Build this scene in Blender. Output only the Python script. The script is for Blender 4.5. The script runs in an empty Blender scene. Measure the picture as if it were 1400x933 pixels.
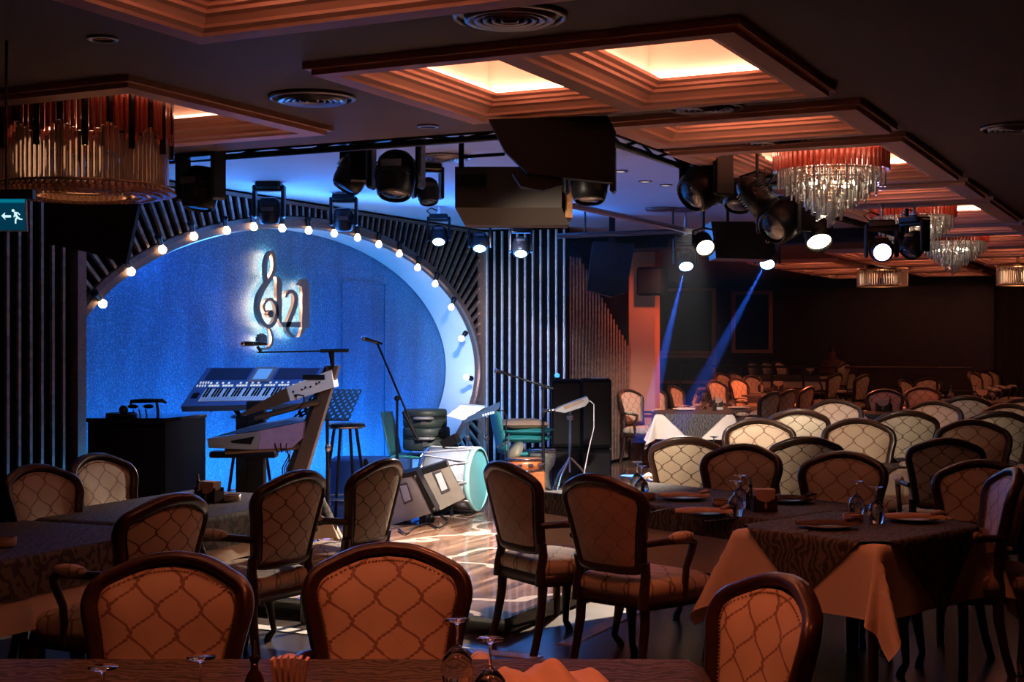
import bpy, math, random
from mathutils import Vector, Matrix
random.seed(7)
PI = math.pi; sin = math.sin; cos = math.cos; R = math.radians
S = bpy.context.scene
COL = S.collection
# ---------------------------------------------------------------- camera
# world: X right across the hall, Y along the hall, Z up. The camera is turned 26.1 deg left of +Y.
FPX = 1900.0; HC = 1.67; YH = 470.0; TH = R(26.1)
FW = (-sin(TH), cos(TH)); RT = (cos(TH), sin(TH))
cam = bpy.data.cameras.new('camera'); camo = bpy.data.objects.new('camera', cam); COL.objects.link(camo)
camo.location = (0, 0, HC); camo.rotation_euler = (R(90), 0, TH)
cam.lens = FPX / 1400 * 36; cam.sensor_width = 36; cam.shift_y = (YH - 466.5) / 1400
cam.clip_start = .05; cam.clip_end = 200
S.camera = camo
vs = S.view_settings
vs.view_transform = 'Standard'; vs.look = 'None'; vs.gamma = 1; vs.use_curve_mapping = False; vs.exposure = 0.0
S.cycles.use_denoising = True
S.cycles.max_bounces = 6; S.cycles.diffuse_bounces = 3; S.cycles.glossy_bounces = 3
S.cycles.transmission_bounces = 5; S.cycles.transparent_max_bounces = 8; S.cycles.volume_bounces = 0
S.cycles.caustics_reflective = False; S.cycles.caustics_refractive = False
S.cycles.sample_clamp_indirect = 3; S.cycles.use_light_tree = True
W = bpy.data.worlds.new('world'); S.world = W; W.use_nodes = True
W.node_tree.nodes['Background'].inputs[0].default_value = (.3, .12, .10, 1)
W.node_tree.nodes['Background'].inputs[1].default_value = .0025

def pd(px, py, d):                     # point seen at a pixel, at a depth in metres
    l = (px - 700) / FPX * d
    return Vector((d*FW[0] + l*RT[0], d*FW[1] + l*RT[1], HC + (YH - py) / FPX * d))
def pz(px, py, z):                     # point seen at a pixel, at a height
    return pd(px, py, FPX * (z - HC) / (YH - py))
def cf(l, d, z=0):                     # lateral / depth in metres
    return Vector((d*FW[0] + l*RT[0], d*FW[1] + l*RT[1], z))
def head(a):                           # heading, degrees clockwise from the view direction -> rotation about z for local +Y
    return TH - R(a)
def hv(a): return Vector((-sin(head(a)), cos(head(a)), 0))

def light(name, kind, loc, power, color, target=None, **kw):
    L = bpy.data.lights.new(name, kind); L.energy = power; L.color = color
    for k, v in kw.items(): setattr(L, k, v)
    o = bpy.data.objects.new(name, L); COL.objects.link(o); o.location = loc
    if target is not None:
        o.rotation_euler = (Vector(target) - Vector(loc)).to_track_quat('-Z', 'Y').to_euler()
    return o
BLUE = (.02, .17, 1.0); WARM = (1, .36, .16); WHITE = (1, .86, .68)
XW = -8.5                               # plane of the stage arch wall
# stage wash: blue floods behind the arch and over the stage
light('blue_floor_wash', 'AREA', (-7.9, 12.6, .25), 150, (.03, .34, 1), (-9.0, 12.6, 1.0), shape='RECTANGLE', size=6.6, size_y=.25)
light('blue_wall_flood', 'SPOT', (-6.6, 10.6, 2.9), 26, (.0, .12, 1), (-9, 11.3, 1.2), spot_size=R(80), spot_blend=1, shadow_soft_size=.1)
light('blue_wall_flood', 'SPOT', (-6.6, 14.2, 2.9), 38, (.0, .17, 1), (-9, 14.2, 1.4), spot_size=R(80), spot_blend=1, shadow_soft_size=.1)
light('blue_ceiling_wash', 'AREA', (-8.0, 11.8, 2.55), 130, (.05, .26, 1), (-7.4, 11.5, 3.2), shape='RECTANGLE', size=6.5, size_y=.3)
light('violet_ceiling_wash', 'AREA', (-4.4, 12.5, 2.6), 3.5, (.25, .25, 1), (-4.4, 12.6, 3.2), shape='RECTANGLE', size=1.6, size_y=4)
light('arch_reveal_flood', 'SPOT', (-6.9, 12.6, 2.0), 210, (.45, .70, 1), (-8.3, 16.3, 1.9), spot_size=R(54), spot_blend=.9, shadow_soft_size=.2)
# white front spots on the band floor
light('white_stage_spot', 'SPOT', (-4.2, 11.6, 2.9), 4500, (1, .80, .62), (-4.7, 9.2, .1), spot_size=R(64), spot_blend=.8, shadow_soft_size=.05)
light('white_stage_spot', 'SPOT', (-4.0, 9.0, 2.9), 2200, (1, .86, .76), (-5.9, 11.9, .3), spot_size=R(40), spot_blend=.7, shadow_soft_size=.05)
light('cyan_drum_spot', 'SPOT', (-4.4, 10.4, 2.9), 500, (.25, .85, 1), (-6.0, 12.1, .5), spot_size=R(24), spot_blend=.7, shadow_soft_size=.05)
light('white_keyboard_spot', 'SPOT', (-3.7, 6.2, 2.85), 130, (.55, .68, 1), (-6.0, 8.7, 1.2), spot_size=R(30), spot_blend=.8, shadow_soft_size=.05)
light('blue_keyboard_spot', 'SPOT', (-5.3, 7.95, 2.9), 170, (.10, .34, 1), (-6.6, 9.3, 1.2), spot_size=R(46), spot_blend=.8, shadow_soft_size=.05)
light('white_aisle_spot', 'SPOT', (-4.6, 8.6, 2.9), 2600, (1, .93, .8), (-3.2, 6.9, 0), spot_size=R(30), spot_blend=.6, shadow_soft_size=.04)
# the two lit par cans on the side truss
light('par_spot', 'SPOT', tuple(pd(966, 350, 10.4)), 110, WHITE, tuple(cf(1.75, 10.5, .8)), spot_size=R(52), spot_blend=.9, shadow_soft_size=.06)
light('par_spot', 'SPOT', tuple(pd(1100, 336, 11.0)), 450, WHITE, tuple(cf(2.6, 13.3, .9)), spot_size=R(50), spot_blend=.9, shadow_soft_size=.06)
light('white_hall_spot', 'SPOT', tuple(cf(-.95, 7.3, 2.9)), 900, (1, .80, .60), tuple(cf(1.75, 11.3, .9)), spot_size=R(40), spot_blend=.9, shadow_soft_size=.05)
light('table_fill_spot', 'SPOT', tuple(cf(1.75, 13.4, 2.9)), 1700, (1, .90, .80), tuple(cf(1.9, 18.0, .7)), spot_size=R(30), spot_blend=.9, shadow_soft_size=.05)  # added spot without a fixture, brightens the white-cornered table
light('pillar_fill_spot', 'SPOT', (-6.7, 17.9, 2.85), 60, (1, .25, .09), (-7.0, 18.7, 1.2), spot_size=R(120), spot_blend=1, shadow_soft_size=.05)  # added to light the pillar's front face, no lamp hangs there
light('slat_spot', 'SPOT', (-6.3, 12.6, 2.9), 800, (.7, .75, 1), (-8.0, 16.4, 1.6), spot_size=R(36), spot_blend=.9, shadow_soft_size=.05)
# dim warm overhead spots, some added to brighten the far chairs and pillar
for l, d, p in ((-.1, 3.6, 72), (1.2, 5.8, 40), (1.0, 2.6, 20), (-.5, 2.2, 55), (.1, 5.4, 50), (1.0, 19, 120), (2.9, 20, 200), (5.0, 21.5, 600), (5.2, 21, 60), (3.0, 25.0, 320), (4, 14, 20), (1.2, 16.5, 50)):
    q = cf(l, d, 2.86)
    light('warm_overhead_spot', 'SPOT', tuple(q), p, (1, .21, .08), (q.x, q.y, 0), spot_size=R(110 if d < 8 else 125), spot_blend=1, shadow_soft_size=.12)

# ---------------------------------------------------------------- helpers
class MB:
    def __init__(s): s.v = []; s.f = []; s.m = []; s.sm = []
    def add(s, v, f, mi=0, smooth=False):
        n = len(s.v); s.v += [tuple(p) for p in v]
        s.f += [tuple(i + n for i in q) for q in f]; s.m += [mi]*len(f); s.sm += [smooth]*len(f); return s
    def box(s, c, d, mi=0, rz=0, M=None, bev=0):
        x, y, z = d[0]/2, d[1]/2, d[2]/2
        if bev:
            b = min(bev, x*.9, y*.9, z*.9); V = []
            for sx in (-1, 1):
                for sy in (-1, 1):
                    for sz in (-1, 1):
                        V += [(sx*x, sy*(y-b), sz*(z-b)), (sx*(x-b), sy*y, sz*(z-b)), (sx*(x-b), sy*(y-b), sz*z)]
            I = lambda a, b_, c_, k: ((a > 0)*4 + (b_ > 0)*2 + (c_ > 0))*3 + k
            F = []
            for sgn in (-1, 1):
                q = [I(sgn, -1, -1, 0), I(sgn, 1, -1, 0), I(sgn, 1, 1, 0), I(sgn, -1, 1, 0)]; F.append(q if sgn > 0 else q[::-1])
                q = [I(-1, sgn, -1, 1), I(-1, sgn, 1, 1), I(1, sgn, 1, 1), I(1, sgn, -1, 1)]; F.append(q if sgn > 0 else q[::-1])
                q = [I(-1, -1, sgn, 2), I(1, -1, sgn, 2), I(1, 1, sgn, 2), I(-1, 1, sgn, 2)]; F.append(q if sgn > 0 else q[::-1])
            for a in (-1, 1):
                for b_ in (-1, 1):
                    F.append([I(a, b_, -1, 0), I(a, b_, 1, 0), I(a, b_, 1, 1), I(a, b_, -1, 1)])
                    F.append([I(-1, a, b_, 1), I(1, a, b_, 1), I(1, a, b_, 2), I(-1, a, b_, 2)])
                    F.append([I(a, -1, b_, 0), I(a, 1, b_, 0), I(a, 1, b_, 2), I(a, -1, b_, 2)])
                    for c_ in (-1, 1): F.append([I(a, b_, c_, 0), I(a, b_, c_, 1), I(a, b_, c_, 2)])
        else:
            V = [(i, j, k) for i in (-x, x) for j in (-y, y) for k in (-z, z)]
            F = [(0, 1, 3, 2), (4, 6, 7, 5), (0, 4, 5, 1), (2, 3, 7, 6), (0, 2, 6, 4), (1, 5, 7, 3)]
        T = Matrix.Translation(c) @ (M.to_4x4() if M is not None else Matrix.Rotation(rz, 4, 'Z'))
        return s.add([T @ Vector(p) for p in V], F, mi)
    def tube(s, path, r, n=8, mi=0, cap=True, smooth=True, closed=False, flat=1.0):
        P = [Vector(p) for p in path]; k = len(P); rr = r if isinstance(r, (list, tuple)) else [r]*k
        V = []; F = []; prev = None
        for i in range(k):
            if closed: t = P[(i+1) % k] - P[i-1]
            else: t = P[min(i+1, k-1)] - P[max(i-1, 0)]
            t.normalize()
            if prev is None:
                a = Vector((0, 0, 1)) if abs(t.z) < .9 else Vector((1, 0, 0))
                u = a.cross(t).normalized()
            else:
                u = prev - t*prev.dot(t)
                u = u.normalized() if u.length > 1e-6 else Vector((1, 0, 0))
            prev = u; w = t.cross(u)
            V += [P[i] + (u*cos(2*PI*j/n + PI/n) + w*sin(2*PI*j/n + PI/n)*flat)*rr[i] for j in range(n)]
        for i in range(k if closed else k-1):
            a, b = i*n, ((i+1) % k)*n
            F += [(a+j, a+(j+1) % n, b+(j+1) % n, b+j) for j in range(n)]
        s.add(V, F, mi, smooth)
        if cap and not closed:
            s.add(V[:n], [tuple(range(n))[::-1]], mi); s.add(V[-n:], [tuple(range(n))], mi)
        return s
    def lathe(s, prof, n=20, mi=0, M=None, smooth=True, ang=2*PI):
        V = []; F = []; k = len(prof); full = abs(ang-2*PI) < 1e-6; m = n if full else n+1
        for i in range(m):
            a = ang*i/n
            V += [Vector((p[0]*cos(a), p[0]*sin(a), p[1])) for p in prof]
        for i in range(n):
            for j in range(k-1):
                a = i*k; b = ((i+1) % m)*k
                F.append((a+j, b+j, b+j+1, a+j+1))
        if M is not None: V = [M @ p for p in V]
        return s.add(V, F, mi, smooth)
    def prism(s, poly, h, M=None, mi=0, z0=0):
        n = len(poly)
        V = [Vector((p[0], p[1], z0)) for p in poly] + [Vector((p[0], p[1], z0+h)) for p in poly]
        if M is not None: V = [M @ p for p in V]
        F = [tuple(range(n))[::-1], tuple(range(n, 2*n))] + [(i, (i+1) % n, n+(i+1) % n, n+i) for i in range(n)]
        return s.add(V, F, mi)
    def ball(s, c, r, n=12, mi=0, sc=(1, 1, 1), M=None):
        k = max(4, n//2)
        T = Matrix.Translation(c) @ (M.to_4x4() if M is not None else Matrix()) @ Matrix.Diagonal((sc[0], sc[1], sc[2], 1))
        return s.lathe([(max(r*sin(PI*i/k), 1e-4), -r*cos(PI*i/k)) for i in range(k+1)], n, mi, T)
    def sweep(s, loop, prof, mi=0, smooth=False):
        # loop: rings of points already built, ring i = list of points
        k = len(loop[0]); n = len(loop); V = [p for r in loop for p in r]
        F = [(i*k+j, ((i+1) % n)*k+j, ((i+1) % n)*k+(j+1) % k, i*k+(j+1) % k) for i in range(n) for j in range(k if prof else k-1)]
        return s.add(V, F, mi, smooth)
    def build(s, name, mats, parent=None, loc=None, rot=None):
        me = bpy.data.meshes.new(name); me.from_pydata(s.v, [], s.f)
        for m in (mats if isinstance(mats, (list, tuple)) else [mats]): me.materials.append(m)
        me.polygons.foreach_set('material_index', s.m); me.polygons.foreach_set('use_smooth', s.sm)
        me.validate(); me.update()
        o = bpy.data.objects.new(name, me); COL.objects.link(o)
        if parent is not None: o.parent = parent
        if loc is not None: o.location = loc
        if rot is not None: o.rotation_euler = rot
        return o
def tag(o, label=None, cat=None, group=None, kind=None):
    for k, v in (('label', label), ('category', cat), ('group', group), ('kind', kind)):
        if v: o[k] = v
    return o
def empty(name, loc, rz, label, cat, group=None):
    o = bpy.data.objects.new(name, None); COL.objects.link(o); o.location = loc
    if isinstance(rz, (int, float)): o.rotation_euler = (0, 0, rz)
    else: o.rotation_euler = rz
    o.empty_display_size = .1
    return tag(o, label, cat, group)
def struct(o): o['kind'] = 'structure'; return o
def copy_tree(o, parent=None, loc=None, rz=None, label=None, group=None, sc=None):
    c = o.copy(); COL.objects.link(c)
    if parent is not None: c.parent = parent
    for ch in list(o.children): copy_tree(ch, c)
    if loc is not None: c.location = loc
    if rz is not None: c.rotation_euler = (0, 0, rz) if isinstance(rz, (int, float)) else rz
    if label: c['label'] = label
    if group: c['group'] = group
    if sc: c.scale = (sc, sc, sc)
    return c
def axM(p, d, roll=0):                 # matrix: local +Z along d, at p
    return Matrix.Translation(p) @ Vector(d).normalized().to_track_quat('Z', 'Y').to_matrix().to_4x4() @ Matrix.Rotation(roll, 4, 'Z')

# ---------------------------------------------------------------- materials
def NT(name):
    m = bpy.data.materials.new(name); m.use_nodes = True; t = m.node_tree
    return m, t, t.nodes['Principled BSDF']
def N(t, typ, **kw):
    n = t.nodes.new(typ)
    for k, v in kw.items():
        if k.startswith('_'): n.inputs[int(k[1:])].default_value = v
        else: setattr(n, k, v)
    return n
def mat(name, col, rough=.5, metal=0, var=0, scale=8, bump=0, spec=.5, coat=0, trans=0, stretch=(1, 1, 1), ior=1.45, emit=None, es=0):
    m, t, b = NT(name); L = t.links.new
    b.inputs['Base Color'].default_value = (*col, 1); b.inputs['Roughness'].default_value = rough
    b.inputs['Metallic'].default_value = metal; b.inputs['Specular IOR Level'].default_value = spec
    b.inputs['Coat Weight'].default_value = coat; b.inputs['Transmission Weight'].default_value = trans; b.inputs['IOR'].default_value = ior
    if emit: b.inputs['Emission Color'].default_value = (*emit, 1); b.inputs['Emission Strength'].default_value = es
    tc = N(t, 'ShaderNodeTexCoord'); mp = N(t, 'ShaderNodeMapping'); mp.inputs['Scale'].default_value = stretch
    L(tc.outputs['Object'], mp.inputs[0]); nz = N(t, 'ShaderNodeTexNoise'); nz.inputs['Scale'].default_value = scale; nz.inputs['Detail'].default_value = 5
    L(mp.outputs[0], nz.inputs[0])
    if var:
        mx = N(t, 'ShaderNodeMix', data_type='RGBA'); L(nz.outputs[0], mx.inputs[0])
        mx.inputs[6].default_value = (*[c*(1-var) for c in col], 1); mx.inputs[7].default_value = (*[min(1, c*(1+var)) for c in col], 1)
        L(mx.outputs[2], b.inputs['Base Color'])
    if bump:
        bp = N(t, 'ShaderNodeBump'); bp.inputs['Strength'].default_value = bump; bp.inputs['Distance'].default_value = .01
        L(nz.outputs[0], bp.inputs['Height']); L(bp.outputs[0], b.inputs['Normal'])
    return m
def emi(name, col, s):
    m, t, b = NT(name); t.nodes.remove(b); e = N(t, 'ShaderNodeEmission'); e.inputs[0].default_value = (*col, 1); e.inputs[1].default_value = s
    t.links.new(e.outputs[0], t.nodes['Material Output'].inputs[0]); return m
def ramp(t, stops):
    r = N(t, 'ShaderNodeValToRGB'); e = r.color_ramp.elements
    while len(e) < len(stops): e.new(.5)
    for k, (p, c) in enumerate(stops): e[k].position = p; e[k].color = (*c, 1)
    return r
def mth(t, op, a, b=None):
    n = N(t, 'ShaderNodeMath', operation=op)
    for i, x in enumerate((a, b)):
        if x is None: continue
        if isinstance(x, (int, float)): n.inputs[i].default_value = x
        else: t.links.new(x, n.inputs[i])
    return n.outputs[0]
def fabric(name, base, line, w=.145, h=.145, th=.05, seat=False, sheen=.05):
    m, t, b = NT(name); L = t.links.new
    tc = N(t, 'ShaderNodeTexCoord'); sp = N(t, 'ShaderNodeSeparateXYZ'); L(tc.outputs['Object'], sp.inputs[0])
    nz = N(t, 'ShaderNodeTexNoise'); nz.inputs['Scale'].default_value = 60; nz.inputs['Detail'].default_value = 3; L(tc.outputs['Object'], nz.inputs[0])
    x = sp.outputs[0]; z = sp.outputs[1] if seat else sp.outputs[2]
    u = mth(t, 'DIVIDE', x, w); c = mth(t, 'MULTIPLY', mth(t, 'COSINE', mth(t, 'MULTIPLY', z, 2*PI/h)), .25)
    def dist(e): return mth(t, 'ABSOLUTE', mth(t, 'SUBTRACT', mth(t, 'FRACT', mth(t, 'ADD', e, 100.5)), .5))
    d = mth(t, 'MINIMUM', dist(mth(t, 'SUBTRACT', u, c)), dist(mth(t, 'ADD', mth(t, 'SUBTRACT', u, .5), c)))
    lf = mth(t, 'ADD', mth(t, 'MULTIPLY', mth(t, 'SINE', mth(t, 'MULTIPLY', mth(t, 'SUBTRACT', mth(t, 'MULTIPLY', z, 2), x), 190)), .018), th)
    d2 = mth(t, 'ADD', d, mth(t, 'MULTIPLY', mth(t, 'SUBTRACT', nz.outputs[0], .5), .06))
    k = mth(t, 'LESS_THAN', d2, lf)
    mx = N(t, 'ShaderNodeMix', data_type='RGBA'); L(k, mx.inputs[0]); mx.inputs[6].default_value = (*base, 1); mx.inputs[7].default_value = (*line, 1)
    n2 = N(t, 'ShaderNodeTexNoise'); n2.inputs['Scale'].default_value = 5; L(tc.outputs['Object'], n2.inputs[0])
    m2 = N(t, 'ShaderNodeMix', data_type='RGBA', blend_type='MULTIPLY'); m2.inputs[0].default_value = .5; L(mx.outputs[2], m2.inputs[6])
    r = ramp(t, [(.3, (.6, .58, .56)), (.65, (1, 1, 1))]); L(n2.outputs[0], r.inputs[0]); L(r.outputs[0], m2.inputs[7])
    L(m2.outputs[2], b.inputs['Base Color']); b.inputs['Roughness'].default_value = .62; b.inputs['Sheen Weight'].default_value = sheen
    bp = N(t, 'ShaderNodeBump'); bp.inputs['Strength'].default_value = .25; bp.inputs['Distance'].default_value = .0025; L(nz.outputs[0], bp.inputs['Height']); L(bp.outputs[0], b.inputs['Normal'])
    return m
M = {}
M['fab_front'] = fabric('cream_damask', (.62, .47, .35), (.27, .15, .10), th=.042)
M['fab_rear'] = fabric('cream_ogee_damask', (.60, .50, .38), (.13, .085, .06), w=.135, h=.125, th=.04)
M['fab_rear_lit'] = fabric('orange_lit_damask', (.56, .36, .27), (.40, .23, .17), w=.135, h=.125, th=.03)  # rear damask copy, orange light and weakened pattern put into the colour
M['fab_seat'] = fabric('cream_seat_damask', (.60, .48, .36), (.24, .16, .10), seat=True, th=.045)
M['wood'] = mat('dark_walnut', (.034, .014, .009), .34, var=.6, scale=6, stretch=(6, 6, 1), coat=.15)
M['nail'] = mat('gimp_trim', (.42, .26, .17), .6)
M['black'] = mat('black_metal', (.006, .006, .008), .4, var=.3, spec=.3)
M['blackg'] = mat('black_gloss', (.012, .012, .016), .12, coat=.5)
M['grey'] = mat('grey_metal', (.10, .10, .11), .38, .6)
M['chrome'] = mat('chrome', (.75, .75, .78), .12, 1)
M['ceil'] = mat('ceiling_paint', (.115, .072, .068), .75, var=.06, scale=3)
M['mould'] = mat('cornice_paint', (.85, .48, .36), .6)
M['box'] = mat('cove_paint', (.72, .64, .58), .8)
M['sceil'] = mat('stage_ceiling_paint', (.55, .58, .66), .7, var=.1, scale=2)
M['glass'] = mat('clear_glass', (1, 1, 1), .03, trans=1, ior=1.22, coat=1)
M['led_dim'] = emi('cove_led_dimmed', (1, .42, .25), 6)
M['led'] = emi('cove_led', (1, .41, .25), 25)
# ---------------------------------------------------------------- room shell
ZC = 2.98
# floor: dark polished stone tiles
def tile_mat(name, col, joint, size, rough):
    m, t, b = NT(name); L = t.links.new
    tc = N(t, 'ShaderNodeTexCoord'); br = N(t, 'ShaderNodeTexBrick'); br.offset = 0; L(tc.outputs['Object'], br.inputs[0])
    br.inputs['Color1'].default_value = (*col, 1); br.inputs['Color2'].default_value = (*[c*.75 for c in col], 1); br.inputs['Mortar'].default_value = (*joint, 1)
    br.inputs['Scale'].default_value = 1; br.inputs['Brick Width'].default_value = size; br.inputs['Row Height'].default_value = size; br.inputs['Mortar Size'].default_value = .004
    nz = N(t, 'ShaderNodeTexNoise'); nz.inputs['Scale'].default_value = 2.2; nz.inputs['Detail'].default_value = 8; nz.inputs['Distortion'].default_value = 1.2; L(tc.outputs['Object'], nz.inputs[0])
    mx = N(t, 'ShaderNodeMix', data_type='RGBA', blend_type='MULTIPLY'); mx.inputs[0].default_value = .7; L(br.outputs[0], mx.inputs[6])
    r = ramp(t, [(.35, (.45, .42, .4)), (.6, (1, 1, 1))]); L(nz.outputs[0], r.inputs[0]); L(r.outputs[0], mx.inputs[7]); L(mx.outputs[2], b.inputs['Base Color'])
    b.inputs['Roughness'].default_value = rough
    return m
M['floor'] = tile_mat('brown_stone_tile', (.11, .085, .07), (.03, .025, .02), .6, .27)
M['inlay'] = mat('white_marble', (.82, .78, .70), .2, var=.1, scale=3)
def planks():
    m, t, b = NT('polished_stage_floor'); L = t.links.new
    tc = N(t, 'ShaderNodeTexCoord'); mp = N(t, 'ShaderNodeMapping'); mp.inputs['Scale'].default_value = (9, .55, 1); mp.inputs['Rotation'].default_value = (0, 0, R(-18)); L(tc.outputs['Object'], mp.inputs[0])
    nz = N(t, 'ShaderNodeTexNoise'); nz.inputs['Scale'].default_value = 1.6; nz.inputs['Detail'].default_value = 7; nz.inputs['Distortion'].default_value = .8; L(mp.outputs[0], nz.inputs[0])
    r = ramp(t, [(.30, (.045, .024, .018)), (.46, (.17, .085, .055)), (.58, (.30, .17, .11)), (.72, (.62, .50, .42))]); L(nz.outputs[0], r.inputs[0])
    # streaks and pale lines: projected light pattern put into the floor colour
    L(r.outputs[0], b.inputs['Base Color']); b.inputs['Roughness'].default_value = .13; b.inputs['Coat Weight'].default_value = .6; b.inputs['Coat Roughness'].default_value = .06
    wv = N(t, 'ShaderNodeTexVoronoi', feature='DISTANCE_TO_EDGE'); wv.inputs['Scale'].default_value = .75
    n2 = N(t, 'ShaderNodeTexNoise'); n2.inputs['Scale'].default_value = 1.3; L(tc.outputs['Object'], n2.inputs[0])
    ad = N(t, 'ShaderNodeMix', data_type='RGBA', blend_type='ADD'); ad.inputs[0].default_value = .9; L(tc.outputs['Object'], ad.inputs[6]); L(n2.outputs[1], ad.inputs[7]); L(ad.outputs[2], wv.inputs[0])
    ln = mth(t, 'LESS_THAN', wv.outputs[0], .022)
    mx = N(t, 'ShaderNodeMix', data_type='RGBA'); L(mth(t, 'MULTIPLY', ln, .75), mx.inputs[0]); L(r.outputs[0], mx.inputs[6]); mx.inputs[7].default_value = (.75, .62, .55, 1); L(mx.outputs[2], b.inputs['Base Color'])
    return m
M['stage'] = planks()
M['darkwall'] = mat('dark_panelling', (.005, .004, .005), .95, spec=.03, var=.4, scale=4, stretch=(6, 6, .6))
M['slat'] = mat('bronze_slat', (.46, .31, .25), .3, .75, var=.75, scale=9, stretch=(1, 1, 2.2), bump=.3)
M['bronze'] = mat('speckled_bronze', (.26, .14, .10), .42, .55, var=.6, scale=60, bump=.25)
M['reveal'] = mat('pearl_white_paint', (.72, .72, .74), .35, var=.08, scale=5)
def velour():
    m, t, b = NT('speckled_blue_wall'); L = t.links.new
    tc = N(t, 'ShaderNodeTexCoord'); nz = N(t, 'ShaderNodeTexNoise'); nz.inputs['Scale'].default_value = 55; nz.inputs['Detail'].default_value = 4; L(tc.outputs['Object'], nz.inputs[0])
    r = ramp(t, [(.36, (.014, .11, .25)), (.52, (.024, .155, .34)), (.70, (.11, .34, .62))]); L(nz.outputs[0], r.inputs[0])
    n2 = N(t, 'ShaderNodeTexNoise'); n2.inputs['Scale'].default_value = 1.4; n2.inputs['Detail'].default_value = 3
    mp = N(t, 'ShaderNodeMapping'); mp.inputs['Scale'].default_value = (1, 2.2, .5); L(tc.outputs['Object'], mp.inputs[0]); L(mp.outputs[0], n2.inputs[0])
    mx = N(t, 'ShaderNodeMix', data_type='RGBA', blend_type='MULTIPLY'); mx.inputs[0].default_value = .7; L(r.outputs[0], mx.inputs[6])
    r2 = ramp(t, [(.35, (.45, .5, .55)), (.6, (1, 1, 1))]); L(n2.outputs[0], r2.inputs[0]); L(r2.outputs[0], mx.inputs[7]); L(mx.outputs[2], b.inputs['Base Color'])
    b.inputs['Roughness'].default_value = .38; b.inputs['Specular IOR Level'].default_value = .6
    bp = N(t, 'ShaderNodeBump'); bp.inputs['Strength'].default_value = .35; bp.inputs['Distance'].default_value = .01; L(nz.outputs[0], bp.inputs['Height']); L(bp.outputs[0], b.inputs['Normal'])
    return m
M['blue'] = velour()

struct(MB().box((0, 14, -.05), (22, 36, .1)).build('floor', M['floor']))
# stage platform, corner measured from the photo
SX, SY = -3.54, 7.10
b = MB(); b.box((-6.6, (SY+16.4)/2, .05), (2*(6.6+SX), 16.4-SY, .1), bev=0)
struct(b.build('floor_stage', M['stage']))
b = MB(); b.box((-6.6, SY-.012, .05), (6.12, .022, .098)); b.box((SX+.012, (SY+16.4)/2, .05), (.022, 16.4-SY+.04, .098))
struct(b.build('trim_1', M['blackg']))
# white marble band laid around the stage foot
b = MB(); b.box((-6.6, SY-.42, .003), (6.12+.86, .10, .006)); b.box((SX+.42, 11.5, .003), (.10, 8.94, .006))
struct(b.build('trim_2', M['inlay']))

def plate(b, x0, x1, y0, y1, holes, z0, z1, mi=0):
    xs = sorted({x0, x1, *[v for h in holes for v in h[:2]]}); ys = sorted({y0, y1, *[v for h in holes for v in h[2:]]})
    xs = [v for v in xs if x0 <= v <= x1]; ys = [v for v in ys if y0 <= v <= y1]
    for i in range(len(xs)-1):
        run = None
        for j in range(len(ys)-1):
            cx, cy = (xs[i]+xs[i+1])/2, (ys[j]+ys[j+1])/2
            solid = not any(h[0] < cx < h[1] and h[2] < cy < h[3] for h in holes)
            if solid and run is None: run = ys[j]
            if run is not None and (not solid or j == len(ys)-2):
                e = ys[j+1] if solid else ys[j]
                b.box((cx, (run+e)/2, (z0+z1)/2), (xs[i+1]-xs[i], e-run, z1-z0), mi); run = None
    return b
XR = -1.76
# (outer frame, openings)
COF = [((-3.74, -1.62, 2.2, 4.66), [(-3.64, XR, 2.35, 4.55)]),
       ((-6.95, -4.68, 5.28, 7.02), [(-6.85, -4.80, 5.42, 6.90)]),
       ((-3.70, -1.66, 5.42, 7.05), [(-3.60, -2.76, 5.50, 6.98), (-2.65, XR, 5.50, 6.98)]),
       ((-3.10, -1.62, 7.50, 8.46), [(-3.00, XR, 7.62, 8.36)]),
       ((-3.14, -1.62, 8.80, 11.10), [(-3.03, XR, 8.94, 10.98)]),
       ((-3.14, -1.62, 11.45, 12.65), [(-3.03, XR, 11.57, 12.55)]),
       ((-3.14, -1.62, 13.00, 15.25), [(-3.03, XR, 13.12, 15.12)]),
       ((-3.14, -1.62, 15.55, 16.55), [(-3.03, XR, 15.66, 16.46)]),
       ((-3.14, -1.62, 16.85, 18.85), [(-3.03, XR, 16.97, 18.75)])]
for k in range(4):
    for x0, x1 in ((-6.3, -4.9), (-4.6, -3.3), (-3.0, -1.6), (-.9, .6), (1.0, 2.5)):
        if k == 0 and x0 > -4.7 and x0 < -1: pass
        y0 = 19.3 + k*2.0
        if x0 < -5 and k == 0: continue
        COF.append(((x0, x1, y0, y0+1.7), [(x0+.11, x1-.11, y0+.12, y0+1.58)]))
REC = (-9.2, -3.2, 7.62, 18.2)          # raised stage ceiling
holes = [h for c in COF for h in c[1]] + [REC]
b = plate(MB(), -10.5, 9.5, -3.5, 28.0, holes, ZC, ZC+.03); struct(b.build('ceiling', M['ceil']))
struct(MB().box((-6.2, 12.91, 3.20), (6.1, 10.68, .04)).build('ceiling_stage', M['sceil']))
b = MB(); z = (ZC+.012+3.18)/2; hh = 3.18-ZC-.03
b.box((-6.2, REC[2]+.012, z), (5.98, .024, hh)); b.box((REC[1]-.012, 12.91, z), (.024, 10.55, hh)); b.box((-6.2, REC[3]-.012, z), (5.98, .024, hh))
struct(b.build('trim_3', M['black']))
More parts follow.
